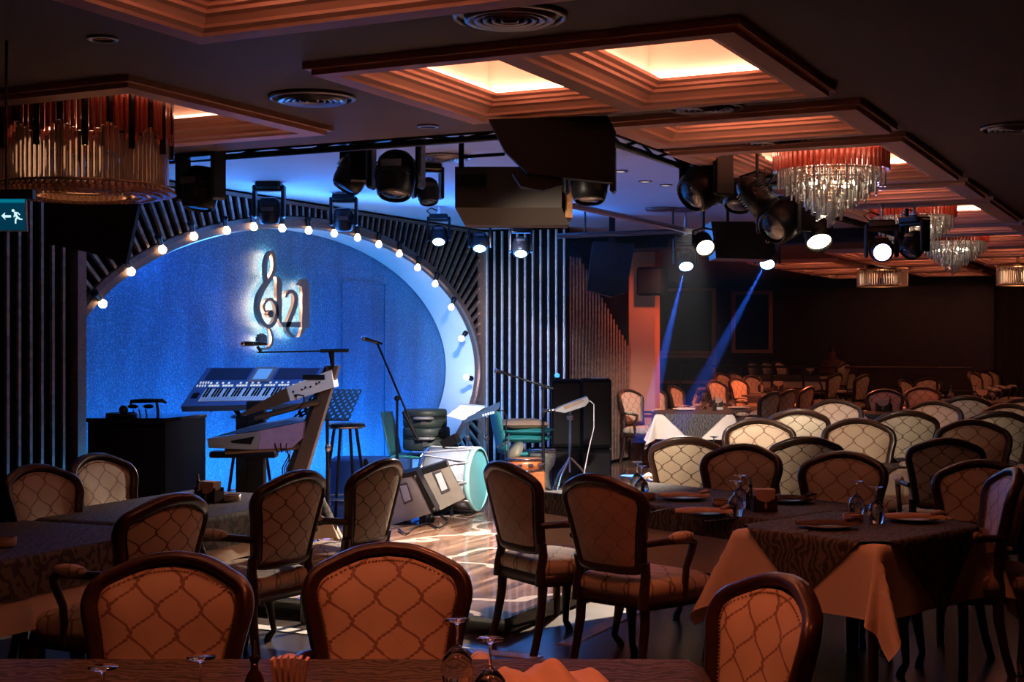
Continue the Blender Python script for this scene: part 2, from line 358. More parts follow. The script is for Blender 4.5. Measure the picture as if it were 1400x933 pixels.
# coffers: dropped frame, stepped cornice rising to a lit box
PRO = [(0, -.055), (.012, -.035), (.05, -.02), (.055, .0), (.085, .035), (.12, .045), (.122, .07), (.15, .078), (.155, .10), (.185, .115), (.19, .14), (.165, .146), (.06, .15)]
PRO = [(a*.92, -.055+(z+.055)*.62) for a, z in PRO]
n = 3
for outer, ops in COF:
    n += 1
    b = MB(); plate(b, *outer, ops, ZC-.055, ZC+.0)
    o2 = (outer[0]-.03, outer[1]+.03, outer[2]-.03, outer[3]+.03)
    plate(b, *o2, [outer], ZC-.03, ZC, 0)
    for (x0, x1, y0, y1) in ops:
        rings = []
        for (sx, sy, cx, cy) in ((1, 1, x0, y0), (-1, 1, x1, y0), (-1, -1, x1, y1), (1, -1, x0, y1)):
            rings.append([Vector((cx+sx*a, cy+sy*a, ZC+z)) for a, z in PRO])
        b.sweep(rings, False)
        T = ZC+.34; bx = MB(); e = .055
        X0, X1, Y0, Y1 = x0+e, x1-e, y0+e, y1-e
        bx.box(((X0+X1)/2, (Y0+Y1)/2, T), (X1-X0+.04, Y1-Y0+.04, .03))
        zz = (ZC+.06+T)/2; hz = T-ZC-.06
        bx.box((X0, (Y0+Y1)/2, zz), (.02, Y1-Y0, hz)); bx.box((X1, (Y0+Y1)/2, zz), (.02, Y1-Y0, hz))
        bx.box(((X0+X1)/2, Y0, zz), (X1-X0, .02, hz)); bx.box(((X0+X1)/2, Y1, zz), (X1-X0, .02, hz))
        k0 = len(b.v); b.v += bx.v; b.f += [tuple(i+k0 for i in f) for f in bx.f]; b.m += [1]*len(bx.f); b.sm += [False]*len(bx.f)
    o = struct(b.build('trim_%d' % n, [M['mould'], M['box']]))
    l = MB()
    for (x0, x1, y0, y1) in ops:
        a = .085; z = ZC+.088
        for (p, q) in (((x0+a, y0+a), (x1-a, y0+a)), ((x1-a, y0+a), (x1-a, y1-a)), ((x1-a, y1-a), (x0+a, y1-a)), ((x0+a, y1-a), (x0+a, y0+a))):
            c = Vector(((p[0]+q[0])/2, (p[1]+q[1])/2, z)); l.box(c, (max(abs(p[0]-q[0]), .025), max(abs(p[1]-q[1]), .025), .02))
    l.build('light_strip', M['led_dim'] if outer[0] < -6.9 and outer[3] < 8 else M['led'], o)

# ---------------------------------------------------------------- stage arch wall
YC, AY, ZO, AZ = 12.67, 3.66, 1.33, 1.67
def ayf(a): return AY if cos(a) > 0 else 4.02
def oval(a, dr=0, dx=0): return Vector((XW+dx, max(8.96, YC+(ayf(a)+dr)*cos(a)), max(.0, ZO+(AZ+dr)*sin(a))))
def ring_wall():
    b = MB(); n = 128; y0, y1, z0, z1 = 8.95, 16.4, 0.0, 3.18; V = []
    for i in range(n):
        a = 2*PI*i/n; p = oval(a); d = Vector((0, cos(a)*ayf(a), sin(a)*AZ)); c = Vector((0, YC, ZO))
        t = min(((y1-YC)/d.y if d.y > 1e-6 else 9e9), ((y0-YC)/d.y if d.y < -1e-6 else 9e9), ((z1-ZO)/d.z if d.z > 1e-6 else 9e9), ((z0-ZO)/d.z if d.z < -1e-6 else 9e9))
        t = max(t, 0); q = Vector((XW, YC+d.y*t, ZO+d.z*t))
        if (q.z <= .001) or (q-c).length < (p-c).length: q = Vector((XW, p.y, 0)) if p.z <= .001 else q
        V += [p, q]
    F = []
    for i in range(n):
        j = (i+1) % n; a, b_, c, d = 2*i, 2*i+1, 2*j+1, 2*j
        F.append((a, b_, c, d))
    # fill the rectangle corners
    b.add(V, F)
    for (cy, cz) in ((y0, z1), (y1, z1)):
        best = []
        for i in range(n):
            if abs(V[2*i+1].z-z1) < 1e-4 and abs(V[2*i+1].y-cy) < 1.2: best.append((abs(V[2*i+1].y-cy), V[2*i+1]))
        side = []
        for i in range(n):
            if abs(V[2*i+1].y-cy) < 1e-4: side.append((z1-V[2*i+1].z, V[2*i+1]))
        if best and side:
            b.add([min(best, key=lambda s: s[0])[1], Vector((XW, cy, cz)), min(side, key=lambda s: s[0])[1]], [(0, 1, 2)])
    return b
struct(ring_wall().build('wall_stage', M['darkwall']))
struct(MB().box((-8.98, 12.67, 1.6), (.06, 8.4, 3.16)).build('wall_back', M['blue']))
def ring_sweep(prof, n=160):
    rings = []
    for i in range(n):
        a = 2*PI*i/n; nrm = Vector((0, cos(a)/ayf(a), sin(a)/AZ)).normalized(); c = Vector((XW, YC+ayf(a)*cos(a), ZO+AZ*sin(a)))
        rings.append([Vector((c.x+x, max(8.9, c.y+nrm.y*r), max(.0, c.z+nrm.z*r))) for r, x in prof])
    return rings
b = MB(); b.sweep(ring_sweep([(.02, .0), (.02, .05), (-.02, .075), (-.085, .075), (-.10, .05), (-.10, 0)]), True)
struct(b.build('trim_40', M['bronze']))
b = MB(); b.sweep(ring_sweep([(-.04, 0.04), (-.09, .0), (-.085, -.44)]), False, smooth=True)
struct(b.build('trim_41', M['reveal']))
# hidden door leaf in the blue wall
b = MB()
def bw(px, py):                         # point of the blue wall plane seen at a pixel
    a = TH + math.atan((700-px)/FPX); y = 8.95/math.tan(a); d = 8.95*sin(TH)+y*cos(TH)
    return y, HC+(YH-py)/FPX*d
y0, z1 = bw(468, 384); y1, _ = bw(526, 384)
for (a0, a1, c0, c1) in ((y0, y1, z1-.012, z1+.012), (y0-.01, y0+.012, .1, z1), (y1-.012, y1+.01, .1, z1)):
    b.box((-8.945, (a0+a1)/2, (c0+c1)/2), (.012, a1-a0, c1-c0))
d = b.build('door_1', M['blue']); struct(d)
# radial bronze slats round the arch
b = MB(); s = 0
NN = 2000; pts = [(2*PI*i/NN) for i in range(NN)]; acc = 0; last = None
for a in pts:
    c = Vector((0, YC+ayf(a)*cos(a), ZO+AZ*sin(a)))
    if last is not None: acc += (c-last).length
    last = c
    if acc < .112: continue
    acc = 0
    nr = Vector((0, cos(a)/ayf(a)*1.6, sin(a)/AZ)).normalized(); st = c+nr*.03
    if st.y < 9.0: continue
    if st.z < .15: continue
    t = 9e9
    if nr.y > 1e-5: t = min(t, (16.36-st.y)/nr.y)
    if nr.y < -1e-5: t = min(t, (9.0-st.y)/nr.y)
    if nr.z > 1e-5: t = min(t, (3.12-st.z)/nr.z)
    if nr.z < -1e-5: t = min(t, (.12-st.z)/nr.z)
    if t < .03 or t > 8: continue
    e = st+nr*t; mid = (st+e)/2; rotM = nr.to_track_quat('Z', 'X').to_matrix()
    b.box((XW+.022, mid.y, mid.z), (.034, .034, t) , M=rotM)
struct(b.build('trim_42', M['slat']))
b = MB(); b.box((XW+.02, 12.7, 3.14), (.07, 7.5, .035)); b.box((XW+.04, 16.36, 1.6), (.09, .09, 3.1)); b.box((XW+.04, 8.93, 1.6), (.10, .10, 3.1))
struct(b.build('trim_43', M['bronze']))
# slatted wall left of the arch
struct(MB().box((XW-.03, 5.2, 1.49), (.06, 7.5, 2.98)).build('wall_left', M['darkwall']))
b = MB(); y = 8.78
while y > 5.5: b.box((XW+.018, y, 1.5), (.03, .028, 2.94)); y -= .122
struct(b.build('trim_44', M['slat']))
# slatted return facing the hall, then the stepped slats
struct(MB().box((-7.88, 16.44, 1.6), (1.28, .06, 3.16)).build('wall_right', M['darkwall']))
b = MB()
for i in range(11): b.box((-8.40+.112*i, 16.395, 1.6), (.024, .03, 3.1))
struct(b.build('trim_45', mat('lit_slat', (.85, .76, .74), .3, .5, var=.5, scale=9, stretch=(1, 1, 2.2))))  # brighter copy of the bronze slat, strong light put into its colour
struct(MB().box((-7.30, 17.55, 1.5), (.06, 2.2, 3.0)).build('wall_corner', M['darkwall']))
b = MB()
for i in range(20):
    y = 16.5+.108*i; h = 2.75 if i < 4 else 2.75-(i-3)*.072
    b.box((-7.255, y, h/2+.05), (.03, .05, h))
struct(b.build('trim_46', M['slat']))
M['pillar'] = mat('terracotta_paint', (.50, .19, .11), .7, var=.08, scale=3)
struct(MB().box((-7.10, 18.80, 1.49), (.42, .2, 2.98)).build('pillar', M['pillar']))
# far hall
M['dark2'] = mat('dark_timber', (.022, .010, .008), .5, var=.4, scale=5)
M['dglass'] = mat('night_window_glass', (.006, .006, .010), .08, coat=.6)
M['curtain'] = mat('dark_curtain', (.010, .006, .006), .85, var=.3, scale=3)
struct(MB().box((-.5, 28.05, 1.49), (20, .1, 2.98)).build('wall_far', M['dark2']))
struct(MB().box((9.45, 12.2, 1.49), (.1, 31.5, 2.98)).build('wall_side', M['dark2']))
struct(MB().box((-.5, -3.55, 1.49), (20, .1, 2.98)).build('wall_rear', M['dark2']))
struct(MB().box((-10.45, 12.2, 1.6), (.1, 31.5, 3.2)).build('wall_outer', M['dark2']))
def win(n, px0, px1, py0, py1):
    def X(px): a = TH - math.atan((px-700)/FPX); return -27.95*math.tan(a)
    d = 25.6
    x0, x1 = X(px0), X(px1); z1, z0 = HC+(YH-py0)/FPX*d, HC+(YH-py1)/FPX*d
    b = MB()
    b.box(((x0+x1)/2, 27.97, (z0+z1)/2), (x1-x0, .03, z1-z0))
    o = struct(b.build('window_%d' % n, M['dglass'])); f = MB(); w = .07
    for c, dd in ((((x0+x1)/2, 27.94, z0), (x1-x0+w, .08, w)), (((x0+x1)/2, 27.94, z1), (x1-x0+w, .08, w)), ((x0, 27.94, (z0+z1)/2), (w, .08, z1-z0)), ((x1, 27.94, (z0+z1)/2), (w, .08, z1-z0))): f.box(c, dd)
    f.build('window_frame', M['pillar'], o)
win(1, 892, 976, 386, 484); win(2, 1003, 1054, 392, 482); win(3, 892, 976, 490, 530)
b = MB(); x = -2.2
rings = []
for i in range(240):
    xx = -3.4+i*.05; yy = 27.8+.06*sin(i*1.05)+.02*sin(i*.37)
    rings.append((xx, yy))
V = []; F = []
for (xx, yy) in rings: V += [(xx, yy, .05), (xx, yy, 2.85)]
for i in range(len(rings)-1): F.append((2*i, 2*i+2, 2*i+3, 2*i+1))
for (xx, yy) in rings[::-1]: V += [(xx, yy+.03, .05), (xx, yy+.03, 2.85)]
k = len(rings)
for i in range(k, 2*k-1): F.append((2*i, 2*i+2, 2*i+3, 2*i+1))
b.add(V, F, 0, True)
tag(b.build('curtain', M['curtain']), 'long dark pleated curtain across the far end wall of the hall', 'curtain')
# raised tiers at the far end
struct(MB().box((-7.0, 22.9, .05), (5.2, 7.0, .10)).build('floor_tier', M['dark2']))
struct(MB().box((-6.6, 27.15, .15), (6.4, 1.6, .30)).build('floor_upper_tier', M['dark2']))
struct(MB().box((-1.4, 25.7, .075), (6.0, 4.4, .15)).build('floor_side_tier', M['dark2']))
# ---------------------------------------------------------------- dining chair (faces local +Y, origin on the floor under the seat)
def catmull(P, k=4):
    out = []
    for i in range(len(P)-1):
        p0, p1, p2, p3 = P[max(i-1, 0)], P[i], P[i+1], P[min(i+2, len(P)-1)]
        for j in range(k):
            t = j/k; out.append(tuple(.5*((2*b)+(-a+c)*t+(2*a-5*b+4*c-d)*t*t+(-a+3*b-3*c+d)*t**3) for a, b, c, d in zip(p0, p1, p2, p3)))
    out.append(P[-1]); return out
HB = [(0, .535), (.10, .533), (.175, .54), (.205, .57), (.222, .66), (.244, .78), (.264, .86), (.264, .90), (.251, .938), (.222, .966), (.182, .985), (.138, 1.004), (.08, 1.022), (0, 1.03)]
half = catmull(HB, 3)
LOOP = half + [(-x, z) for x, z in half[-2:0:-1]]
def yb(x, z): return -.235-(z-.5)*.23+.75*x*x
def loopN(i):
    a = LOOP[i-1]; b = LOOP[(i+1) % len(LOOP)]; t = Vector((b[0]-a[0], b[1]-a[1])).normalized(); return Vector((-t.y, t.x))
def back_frame():
    b = MB(); rings = []
    prof = [(0, -.022), (-.004, 0), (0, .02), (.01, .03), (.022, .031), (.028, .022), (.042, .018), (.046, 0), (.046, -.02), (.03, -.027), (.012, -.03)]
    for i, (x, z) in enumerate(LOOP):
        n = loopN(i); rings.append([Vector((x+n.x*a, yb(x, z)+d, z+n.y*a)) for a, d in prof])
    b.sweep(rings, True, smooth=True)
    # stiles down to the seat rail
    for s in (-1, 1):
        b.tube([(s*.215, yb(.2, .62)+.005, .60), (s*.212, yb(.2, .55), .53), (s*.215, -.235, .44), (s*.215, -.24, .37)], [.026, .026, .027, .028], 8)
    return b
def panel(front):
    b = MB(); K = 6; V = []; F = []; n = len(LOOP); cx, cz = 0, .78; sg = 1 if front else -1
    edge = []
    for i, (x, z) in enumerate(LOOP):
        q = loopN(i); edge.append((x+q.x*.041, z+q.y*.041))
    for k in range(K):
        s = 1-(k/K)
        for (x, z) in edge:
            X = cx+(x-cx)*s; Z = cz+(z-cz)*s
            V.append((X, yb(X, Z)+sg*(.014+(.030 if front else .016)*(1-s**4)), Z))
    V.append((cx, yb(0, cz)+sg*(.014+(.030 if front else .016)), cz))
    for k in range(K-1):
        for i in range(n):
            a, c = k*n+i, k*n+(i+1) % n
            F.append((a, c, c+n, a+n) if not front else (c, a, a+n, c+n))
    for i in range(n):
        a, c = (K-1)*n+i, (K-1)*n+(i+1) % n; F.append((a, c, len(V)-1) if not front else (c, a, len(V)-1))
    return b.add(V, F, 0, True)
def nails():
    b = MB(); n = len(LOOP); acc = 0; last = None
    P = []
    for i in range(n):
        q = loopN(i); x, z = LOOP[i]; P.append(Vector((x+q.x*.050, z+q.y*.050)))
    tot = []
    for i in range(n):
        a, c = P[i], P[(i+1) % n]; L = (c-a).length; k = max(1, round(L/.011))
        tot += [a.lerp(c, j/k) for j in range(k)]
    for p in tot:
        y = yb(p.x, p.y)+.021; r = .0042
        b.add([(p.x-r, y, p.y), (p.x, y, p.y-r), (p.x+r, y, p.y), (p.x, y, p.y+r), (p.x, y+.005, p.y)], [(0, 1, 4), (1, 2, 4), (2, 3, 4), (3, 0, 4)], 0, True)
    return b
SO = catmull([(0, .275), (.12, .272), (.235, .255), (.275, .21), (.268, .0), (.235, -.215), (.15, -.235), (0, -.235)], 3)
SO = SO + [(-x, y) for x, y in SO[-2:0:-1]]
def seat_cushion():
    b = MB(); n = len(SO); V = []; F = []
    lay = [(.985, .425), (1.01, .445), (1.01, .468), (.97, .492), (.85, .508), (.55, .520), (.2, .524)]
    for s, z in lay:
        V += [(x*s, .02+(y-.02)*s, z) for x, y in SO]
    V.append((0, .02, .525))
    for k in range(len(lay)-1):
        for i in range(n): F.append((k*n+(i+1) % n, k*n+i, (k+1)*n+i, (k+1)*n+(i+1) % n))
    for i in range(n): F.append(((len(lay)-1)*n+(i+1) % n, (len(lay)-1)*n+i, len(V)-1))
    F.append(tuple(range(n)))
    return b.add(V, F, 0, True)
def seat_frame():
    b = MB(); n = len(SO); V = []; F = []
    for s, z in ((.90, .37), (.99, .365), (1.0, .40), (.985, .43), (.90, .43)): V += [(x*s, .02+(y-.02)*s, z) for x, y in SO]
    for k in range(5):
        for i in range(n): F.append((k*n+i, k*n+(i+1) % n, ((k+1) % 5)*n+(i+1) % n, ((k+1) % 5)*n+i))
    return b.add(V, F, 0, True)
ch = empty('dining_chair', (0, 0, 0), 0, 'chair', 'chair')
back_frame().build('back_frame', M['wood'], ch)
bk = panel(True).build('backrest', M['fab_front'], ch)
panel(False).build('backrest_lining', M['fab_rear'], ch)
nails().build('nail_trim', M['nail'], bk)
seat_frame().build('seat_frame', M['wood'], ch)
seat_cushion().build('seat', M['fab_seat'], ch)
for s in (-1, 1):
    MB().tube([(s*.235, .225, .40), (s*.255, .245, .33), (s*.268, .262, .27), (s*.25, .245, .15), (s*.238, .235, .06), (s*.25, .262, .025), (s*.25, .27, .0)], [.032, .036, .033, .022, .018, .022, .024], 8).build('leg', M['wood'], ch)
for s in (-1, 1):
    MB().tube([(s*.205, -.215, .40), (s*.207, -.22, .28), (s*.215, -.25, .12), (s*.22, -.285, .0)], [.028, .026, .022, .022], 8).build('leg', M['wood'], ch)
for s in (-1, 1):
    arm = MB().tube([(s*.236, -.245, .695), (s*.262, -.20, .70), (s*.283, -.08, .70), (s*.288, .02, .695), (s*.283, .075, .675), (s*.282, .06, .63), (s*.28, .02, .56), (s*.272, .02, .47), (s*.262, .035, .39)],
              [.019, .019, .02, .021, .022, .02, .018, .018, .02], 8).build('armrest', M['wood'], ch)
    MB().ball((s*.286, -.03, .715), 1, 14, sc=(.034, .10, .028)).build('arm_pad', M['fab_seat'], arm)
CH = []
first = [True]
def chair(px, ty, a, label, group=None, z=0.0, sc=1.0):
    d = FPX*(HC-z-1.03*sc)/(ty-YH) if ty > YH+.1 else 20
    P = pd(px, ty, d); o = P + hv(a)*(.357*sc); loc = Vector((o.x, o.y, z))
    if first[0]:
        first[0] = False; ch.location = loc; ch.rotation_euler = (0, 0, head(a)); ch['label'] = label; c = ch; ch.scale = (sc,)*3
        if group: ch['group'] = group
    else: c = copy_tree(ch, None, loc, head(a), label, group, sc)
    CH.append((loc, a)); return c
G = 'dining chairs in the hall'
CL = [
 (243, 755, 188, 'dark-framed armchair with orange-lit back facing the camera, left of the two in the foreground'),
 (531, 742, 177, 'dark-framed armchair with orange-lit back facing the camera at the centre of the foreground'),
 (412, 643, -58, 'armchair seen from behind at the left table, in front of the slanted keyboard stand'),
 (529, 627, -64, 'armchair seen from behind beside the floor monitors at the left table'),
 (684, 631, 58, 'armchair seen from behind right of the drum, narrow side to the camera'),
 (812, 648, 44, 'large armchair seen from behind with its seat and padded arm turned to the right table'),
 (1076, 786, 250, 'armchair in the bottom right corner turned left with a reddish back'),
 (241, 675, -60, 'armchair seen from behind at the near left table, behind the left foreground chair'),
 (127, 620, 116, 'pale armchair facing right beside the black cabinet on the left'),
 (44, 635, 118, 'pale armchair facing right at the left edge of the picture'),
 (938, 597, 10, 'cream-backed armchair seen from behind the plate and glasses of the right table'),
 (1018, 607, 205, 'orange-lit armchair facing the camera behind the napkin box of the right table'),
 (1103, 597, 10, 'pale armchair with its back to the camera between the two chairs facing it'),
 (1157, 617, 208, 'orange-brown armchair facing the camera behind the two upturned glasses of the right table'),
 (1295, 599, 10, 'dark grey armchair with bold ogee pattern seen from behind at the right'),
 (1345, 629, 205, 'very dark armchair facing the camera at the right edge, nearest of the right-hand rows'),
 (1037, 572, 186, 'cream armchair facing the camera in the second row, right of the white-cornered table'),
 (1172, 572, 187, 'pinkish cream armchair facing the camera in the middle of the second row'),
 (1328, 574, 190, 'brown armchair facing the camera in the second row at the right'),
 (1092, 559, 10, 'purple-grey armchair seen from behind in the third row, leftmost of the row'),
 (1240, 561, 12, 'grey armchair with black frame seen from behind in the middle of the third row'),
 (1366, 562, 12, 'black armchair seen from behind in the third row at the right edge'),
 (1141, 546, 187, 'brightest cream armchair facing the camera in the fourth row'),
 (1276, 548, 190, 'violet-grey armchair facing the camera in the fourth row'),
 (1378, 552, 192, 'dark brown armchair facing the camera in the fourth row at the right edge'),
 (1322, 541, 14, 'nearly black armchair seen from behind between the two right fourth-row chairs'),
 (1209, 532, 190, 'peach armchair facing the camera behind the small white holder in the fifth row'),
 (1261, 529, 192, 'small orange armchair facing the camera in the middle of the fifth row'),
 (1233, 519, 132, 'narrow orange armchair turned right at the back of the fifth row'),
 (1270, 517, 205, 'orange armchair at the back of the fifth row, right of the narrow one'),
 (856, 532, 134, 'armchair with pale seat and arm beside the speaker tower, left of the white-cornered table'),
 (890, 530, 130, 'middle of the three armchairs along the left side of the white-cornered table'),
 (918, 527, 120, 'farthest of the three armchairs along the left side of the white-cornered table'),
 (1059, 535, -50, 'bluish cream armchair leaning back right of the white-cornered table, first of three'),
 (1082, 532, -52, 'middle one of three armchairs seen edge-on right of the white-cornered table'),
 (1108, 528, -55, 'last of three armchairs seen edge-on right of the white-cornered table'),
 (1389, 640, -84, 'black armchair silhouette at the right picture edge beside the near right table'),
 (1398, 545, 190, 'black armchair cut by the right picture edge in the far rows'),
]
for k, (x, y, a, l) in enumerate(CL):
    c = chair(x, y, a, l, None, 0, 1.06 if 575 > y > 540 else 1.0)
    if k in (4, 5):
        for q in c.children:
            if q.name.startswith('backrest_lining'): q.material_slots[0].link = 'OBJECT'; q.material_slots[0].material = M['fab_rear_lit']
T1L = [(974, 519.5, 132, 'nearest'), (1004, 516.6, 132, 'second'), (1024, 513, 134, 'third'), (983, 509.5, 134, 'fourth'), (1001, 508.5, 134, 'farthest')]
for x, y, a, w in T1L:
    chair(x, y, a, w+' of the five red-lit armchairs facing right on the low step by the window', 'red-lit chairs on the low step', .10)
for x, a, w in ((1026, 134, 'left'), (1045, 134, 'middle'), (1062, 128, 'right')):
    chair(x, 493.5, a, w+' one of three small red-lit armchairs on the upper tier behind the rail', 'chairs on the upper tier', .30)
for x, y, w in ((1146, 510, 'first'), (1165, 508, 'second'), (1184, 511.5, 'third')):
    chair(x, y, -48, w+' from the left of three armchairs leaning away on the low step', 'left-facing chairs on the low step', .10)
for x, y, w in ((1158, 494.5, 'left'), (1175, 493, 'right')):
    chair(x, y, -48, w+' of two small armchairs leaning away on the upper tier', 'left-facing chairs on the upper tier', .30)
for x, y, w in ((1327, 509, 'nearest'), (1342, 507, 'second'), (1333, 506, 'third'), (1352, 505.5, 'fourth')):
    chair(x, y, 132, w+' of four dark armchairs facing right at the far right of the hall', 'dark far right chairs', .15)

# ---------------------------------------------------------------- tables and cloths
M['cloth'] = mat('white_tablecloth', (.72, .58, .48), .8, var=.06, scale=4, bump=.15)
def overlay():
    m, t, b = NT('grey_satin_cloth'); L = t.links.new
    tc = N(t, 'ShaderNodeTexCoord'); w = N(t, 'ShaderNodeTexWave', wave_type='BANDS'); w.inputs['Scale'].default_value = 9; w.inputs['Distortion'].default_value = 14; w.inputs['Detail'].default_value = 2; w.inputs['Detail Scale'].default_value = 1.2
    L(tc.outputs['Object'], w.inputs[0]); r = ramp(t, [(.3, (.035, .028, .028)), (.7, (.10, .08, .075))]); L(w.outputs[0], r.inputs[0]); L(r.outputs[0], b.inputs['Base Color'])
    b.inputs['Roughness'].default_value = .75; b.inputs['Specular IOR Level'].default_value = .2
    return m
M['over'] = overlay()
TZ = .745
def drape(hx, hy, cw, chh, rot, off, fold=.05, n=44, ph=0):
    b = MB(); V = []; F = []; c, s = cos(rot), sin(rot); nx = n
    for i in range(n+1):
        for j in range(n+1):
            u = (2*i/n-1)*cw; v = (2*j/n-1)*chh; x, y = u*c-v*s, u*s+v*c
            px, py = max(-hx, min(hx, x)), max(-hy, min(hy, y)); ox, oy = x-px, y-py; L = math.hypot(ox, oy)
            if L < 1e-6: V.append((x, y, TZ+off)); continue
            nxx, nyy = ox/L, oy/L; corner = abs(ox) > 1e-6 and abs(oy) > 1e-6
            a = math.atan2(oy, ox)
            f = .05*L
            if corner: f += fold*L*(.9+1.2*abs(sin(2*a))*1.0+.9*sin(8*a+ph))
            else: f += .018*L*sin((x if abs(oy) > 0 else y)*19+ph)+.004
            f += .012*min(1, L/.02)+off
            V.append((px+nxx*f, py+nyy*f, TZ+off-max(0, L-.008)*.97))
    for i in range(n):
        for j in range(n): F.append((i*(n+1)+j, (i+1)*(n+1)+j, (i+1)*(n+1)+j+1, i*(n+1)+j+1))
    return b.add(V, F, 0, True)
def table_legs(root, hx, hy):
    for sx in (-1, 1):
        for sy in (-1, 1):
            MB().tube([(sx*(hx-.07), sy*(hy-.07), .70), (sx*(hx-.07), sy*(hy-.07), 0)], [.03, .024], 8).build('leg', M['wood'], root)
def table(l, d, a, hx, hy, label, drop=.27, z=0, odrop=.20, mesh=None):
    p = cf(l, d, z); rz = head(a)
    t = empty('dining_table', p, rz, label, 'table', None)
    MB().box((0, 0, .725), (2*hx, 2*hy, .03), bev=.005).build('tabletop', M['wood'], t)
    MB().box((0, 0, .67), (2*hx-.16, 2*hy-.16, .08)).build('apron', M['wood'], t)
    table_legs(t, hx, hy)
    c = drape(hx, hy, hx+drop, hy+drop, 0, .002, .16).build('tablecloth', M['cloth'], None, p, (0, 0, rz))
    tag(c, 'white cloth of the ' + label, 'tablecloth')
    k = .7071; m = max(hx, hy)
    # the grey cover lies turned 45 degrees; on long tables it is stretched along the table
    q = (hx+hy)*k*.5+.0
    r = (hx+hy)*k+odrop*k if False else k*(hx+hy)*.92
    ov = drape(hx, hy, r, r, R(45), .014, .10, 64, 1) if abs(hx-hy) < .2 else drape(hx, hy, hx+odrop*.9, hy+odrop*.7, 0, .014, .12, 44, 1)
    o = ov.build('table_cover', M['over'], None, p, (0, 0, rz))
    tag(o, 'grey cover of the ' + label, 'table cover')
    return p, rz
TB = {}
TB[0] = table(-.50, 3.50, 90, .52, 1.02, 'foreground table at the bottom edge of the picture', .3)
TB[1] = table(1.10, 8.17, 50, .90, .45, 'right table behind the two armchairs seen from behind', .33)
TB[2] = table(1.75, 6.97, 47, .40, .48, 'near right table with two upturned glasses and a dark folded napkin', .36)
TB[3] = table(-1.86, 7.80, 24, .45, .75, 'left table in front of the keyboards', .25)
TB[4] = table(-2.40, 6.36, 24, .45, .70, 'near left table cut by the left picture edge', .32)
TB[5] = table(1.62, 10.75, 8, .45, .45, 'second-row table behind the cream-backed armchair', .25)
TB[6] = table(2.50, 10.70, 8, .45, .45, 'second-row table in the middle of the right-hand rows', .25)
TB[7] = table(3.40, 10.60, 8, .45, .45, 'second-row table at the right', .25)
TB[8] = table(3.45, 14.75, 8, .5, .45, 'third-row table at the left of the row', .25)
TB[9] = table(4.60, 14.5, 8, .5, .45, 'third-row table at the right of the row', .25)
TB[10] = table(2.42, 18.55, 6, .50, .50, 'white-cornered table by the speaker tower', .34)
TB[11] = table(2.98, 19.75, 6, .50, .60, 'table just behind the white-cornered table', .3)
TB[12] = table(5.0, 18.3, 8, .5, .45, 'fourth-row table carrying the small white holder', .25)
TB[13] = table(7.25, 22.3, 10, 1.0, .60, 'far right dark table with upturned glasses', .25)
TB[14] = table(3.75, 21.3, 40, .42, .7, 'red-lit table at the foot of the low step', .25, .10) if False else table(3.9, 22.4, 10, .8, .45, 'red-lit table on the low step', .25, .10)
TB[15] = table(4.2, 25.2, 10, .8, .45, 'rear table on the low step', .25, .10)
TB[16] = table(5.55, 27.3, 10, .8, .40, 'upper tier table behind the rail', .25, .30)
# ---------------------------------------------------------------- ceiling fixtures
class FR:                               # object frame turned to the view direction, metres measured from pixels at depth d
    def __init__(s, name, px, d, base, label, cat, group=None, yaw=0):
        s.px, s.d, s.base = px, d, base; s.k = d/FPX
        s.o = empty(name, cf((px-700)*s.k, d, base), head(yaw), label, cat, group)
    def x(s, px): return (px-s.px)*s.k
    def z(s, py): return (YH-py)*s.k+HC-s.base
    def p(s, px, py, y=0): return Vector((s.x(px), y, s.z(py)))
    def poly(s, mb, pts, y0, y1, mi=0):  # outline in pixels extruded along depth
        n = len(pts); V = [s.p(a, b, y0) for a, b in pts]+[s.p(a, b, y1) for a, b in pts]
        return mb.add(V, [tuple(range(n)), tuple(range(n, 2*n))[::-1]]+[(i, n+i, n+(i+1) % n, (i+1) % n) for i in range(n)], mi)
M['lens_off'] = mat('dark_lens', (.02, .025, .04), .06, coat=.8)
M['lens_cyan'] = emi('lit_cyan_lens', (.45, .85, 1), 8)
M['lens_blue'] = emi('lit_blue_lens', (.25, .55, 1), 30)
M['lens_violet'] = emi('lit_violet_lens', (.55, .4, 1), 14)
M['lens_warm'] = emi('lit_warm_lens', (1, .78, .5), 22)
M['plate'] = mat('pale_plate', (.6, .6, .62), .4)
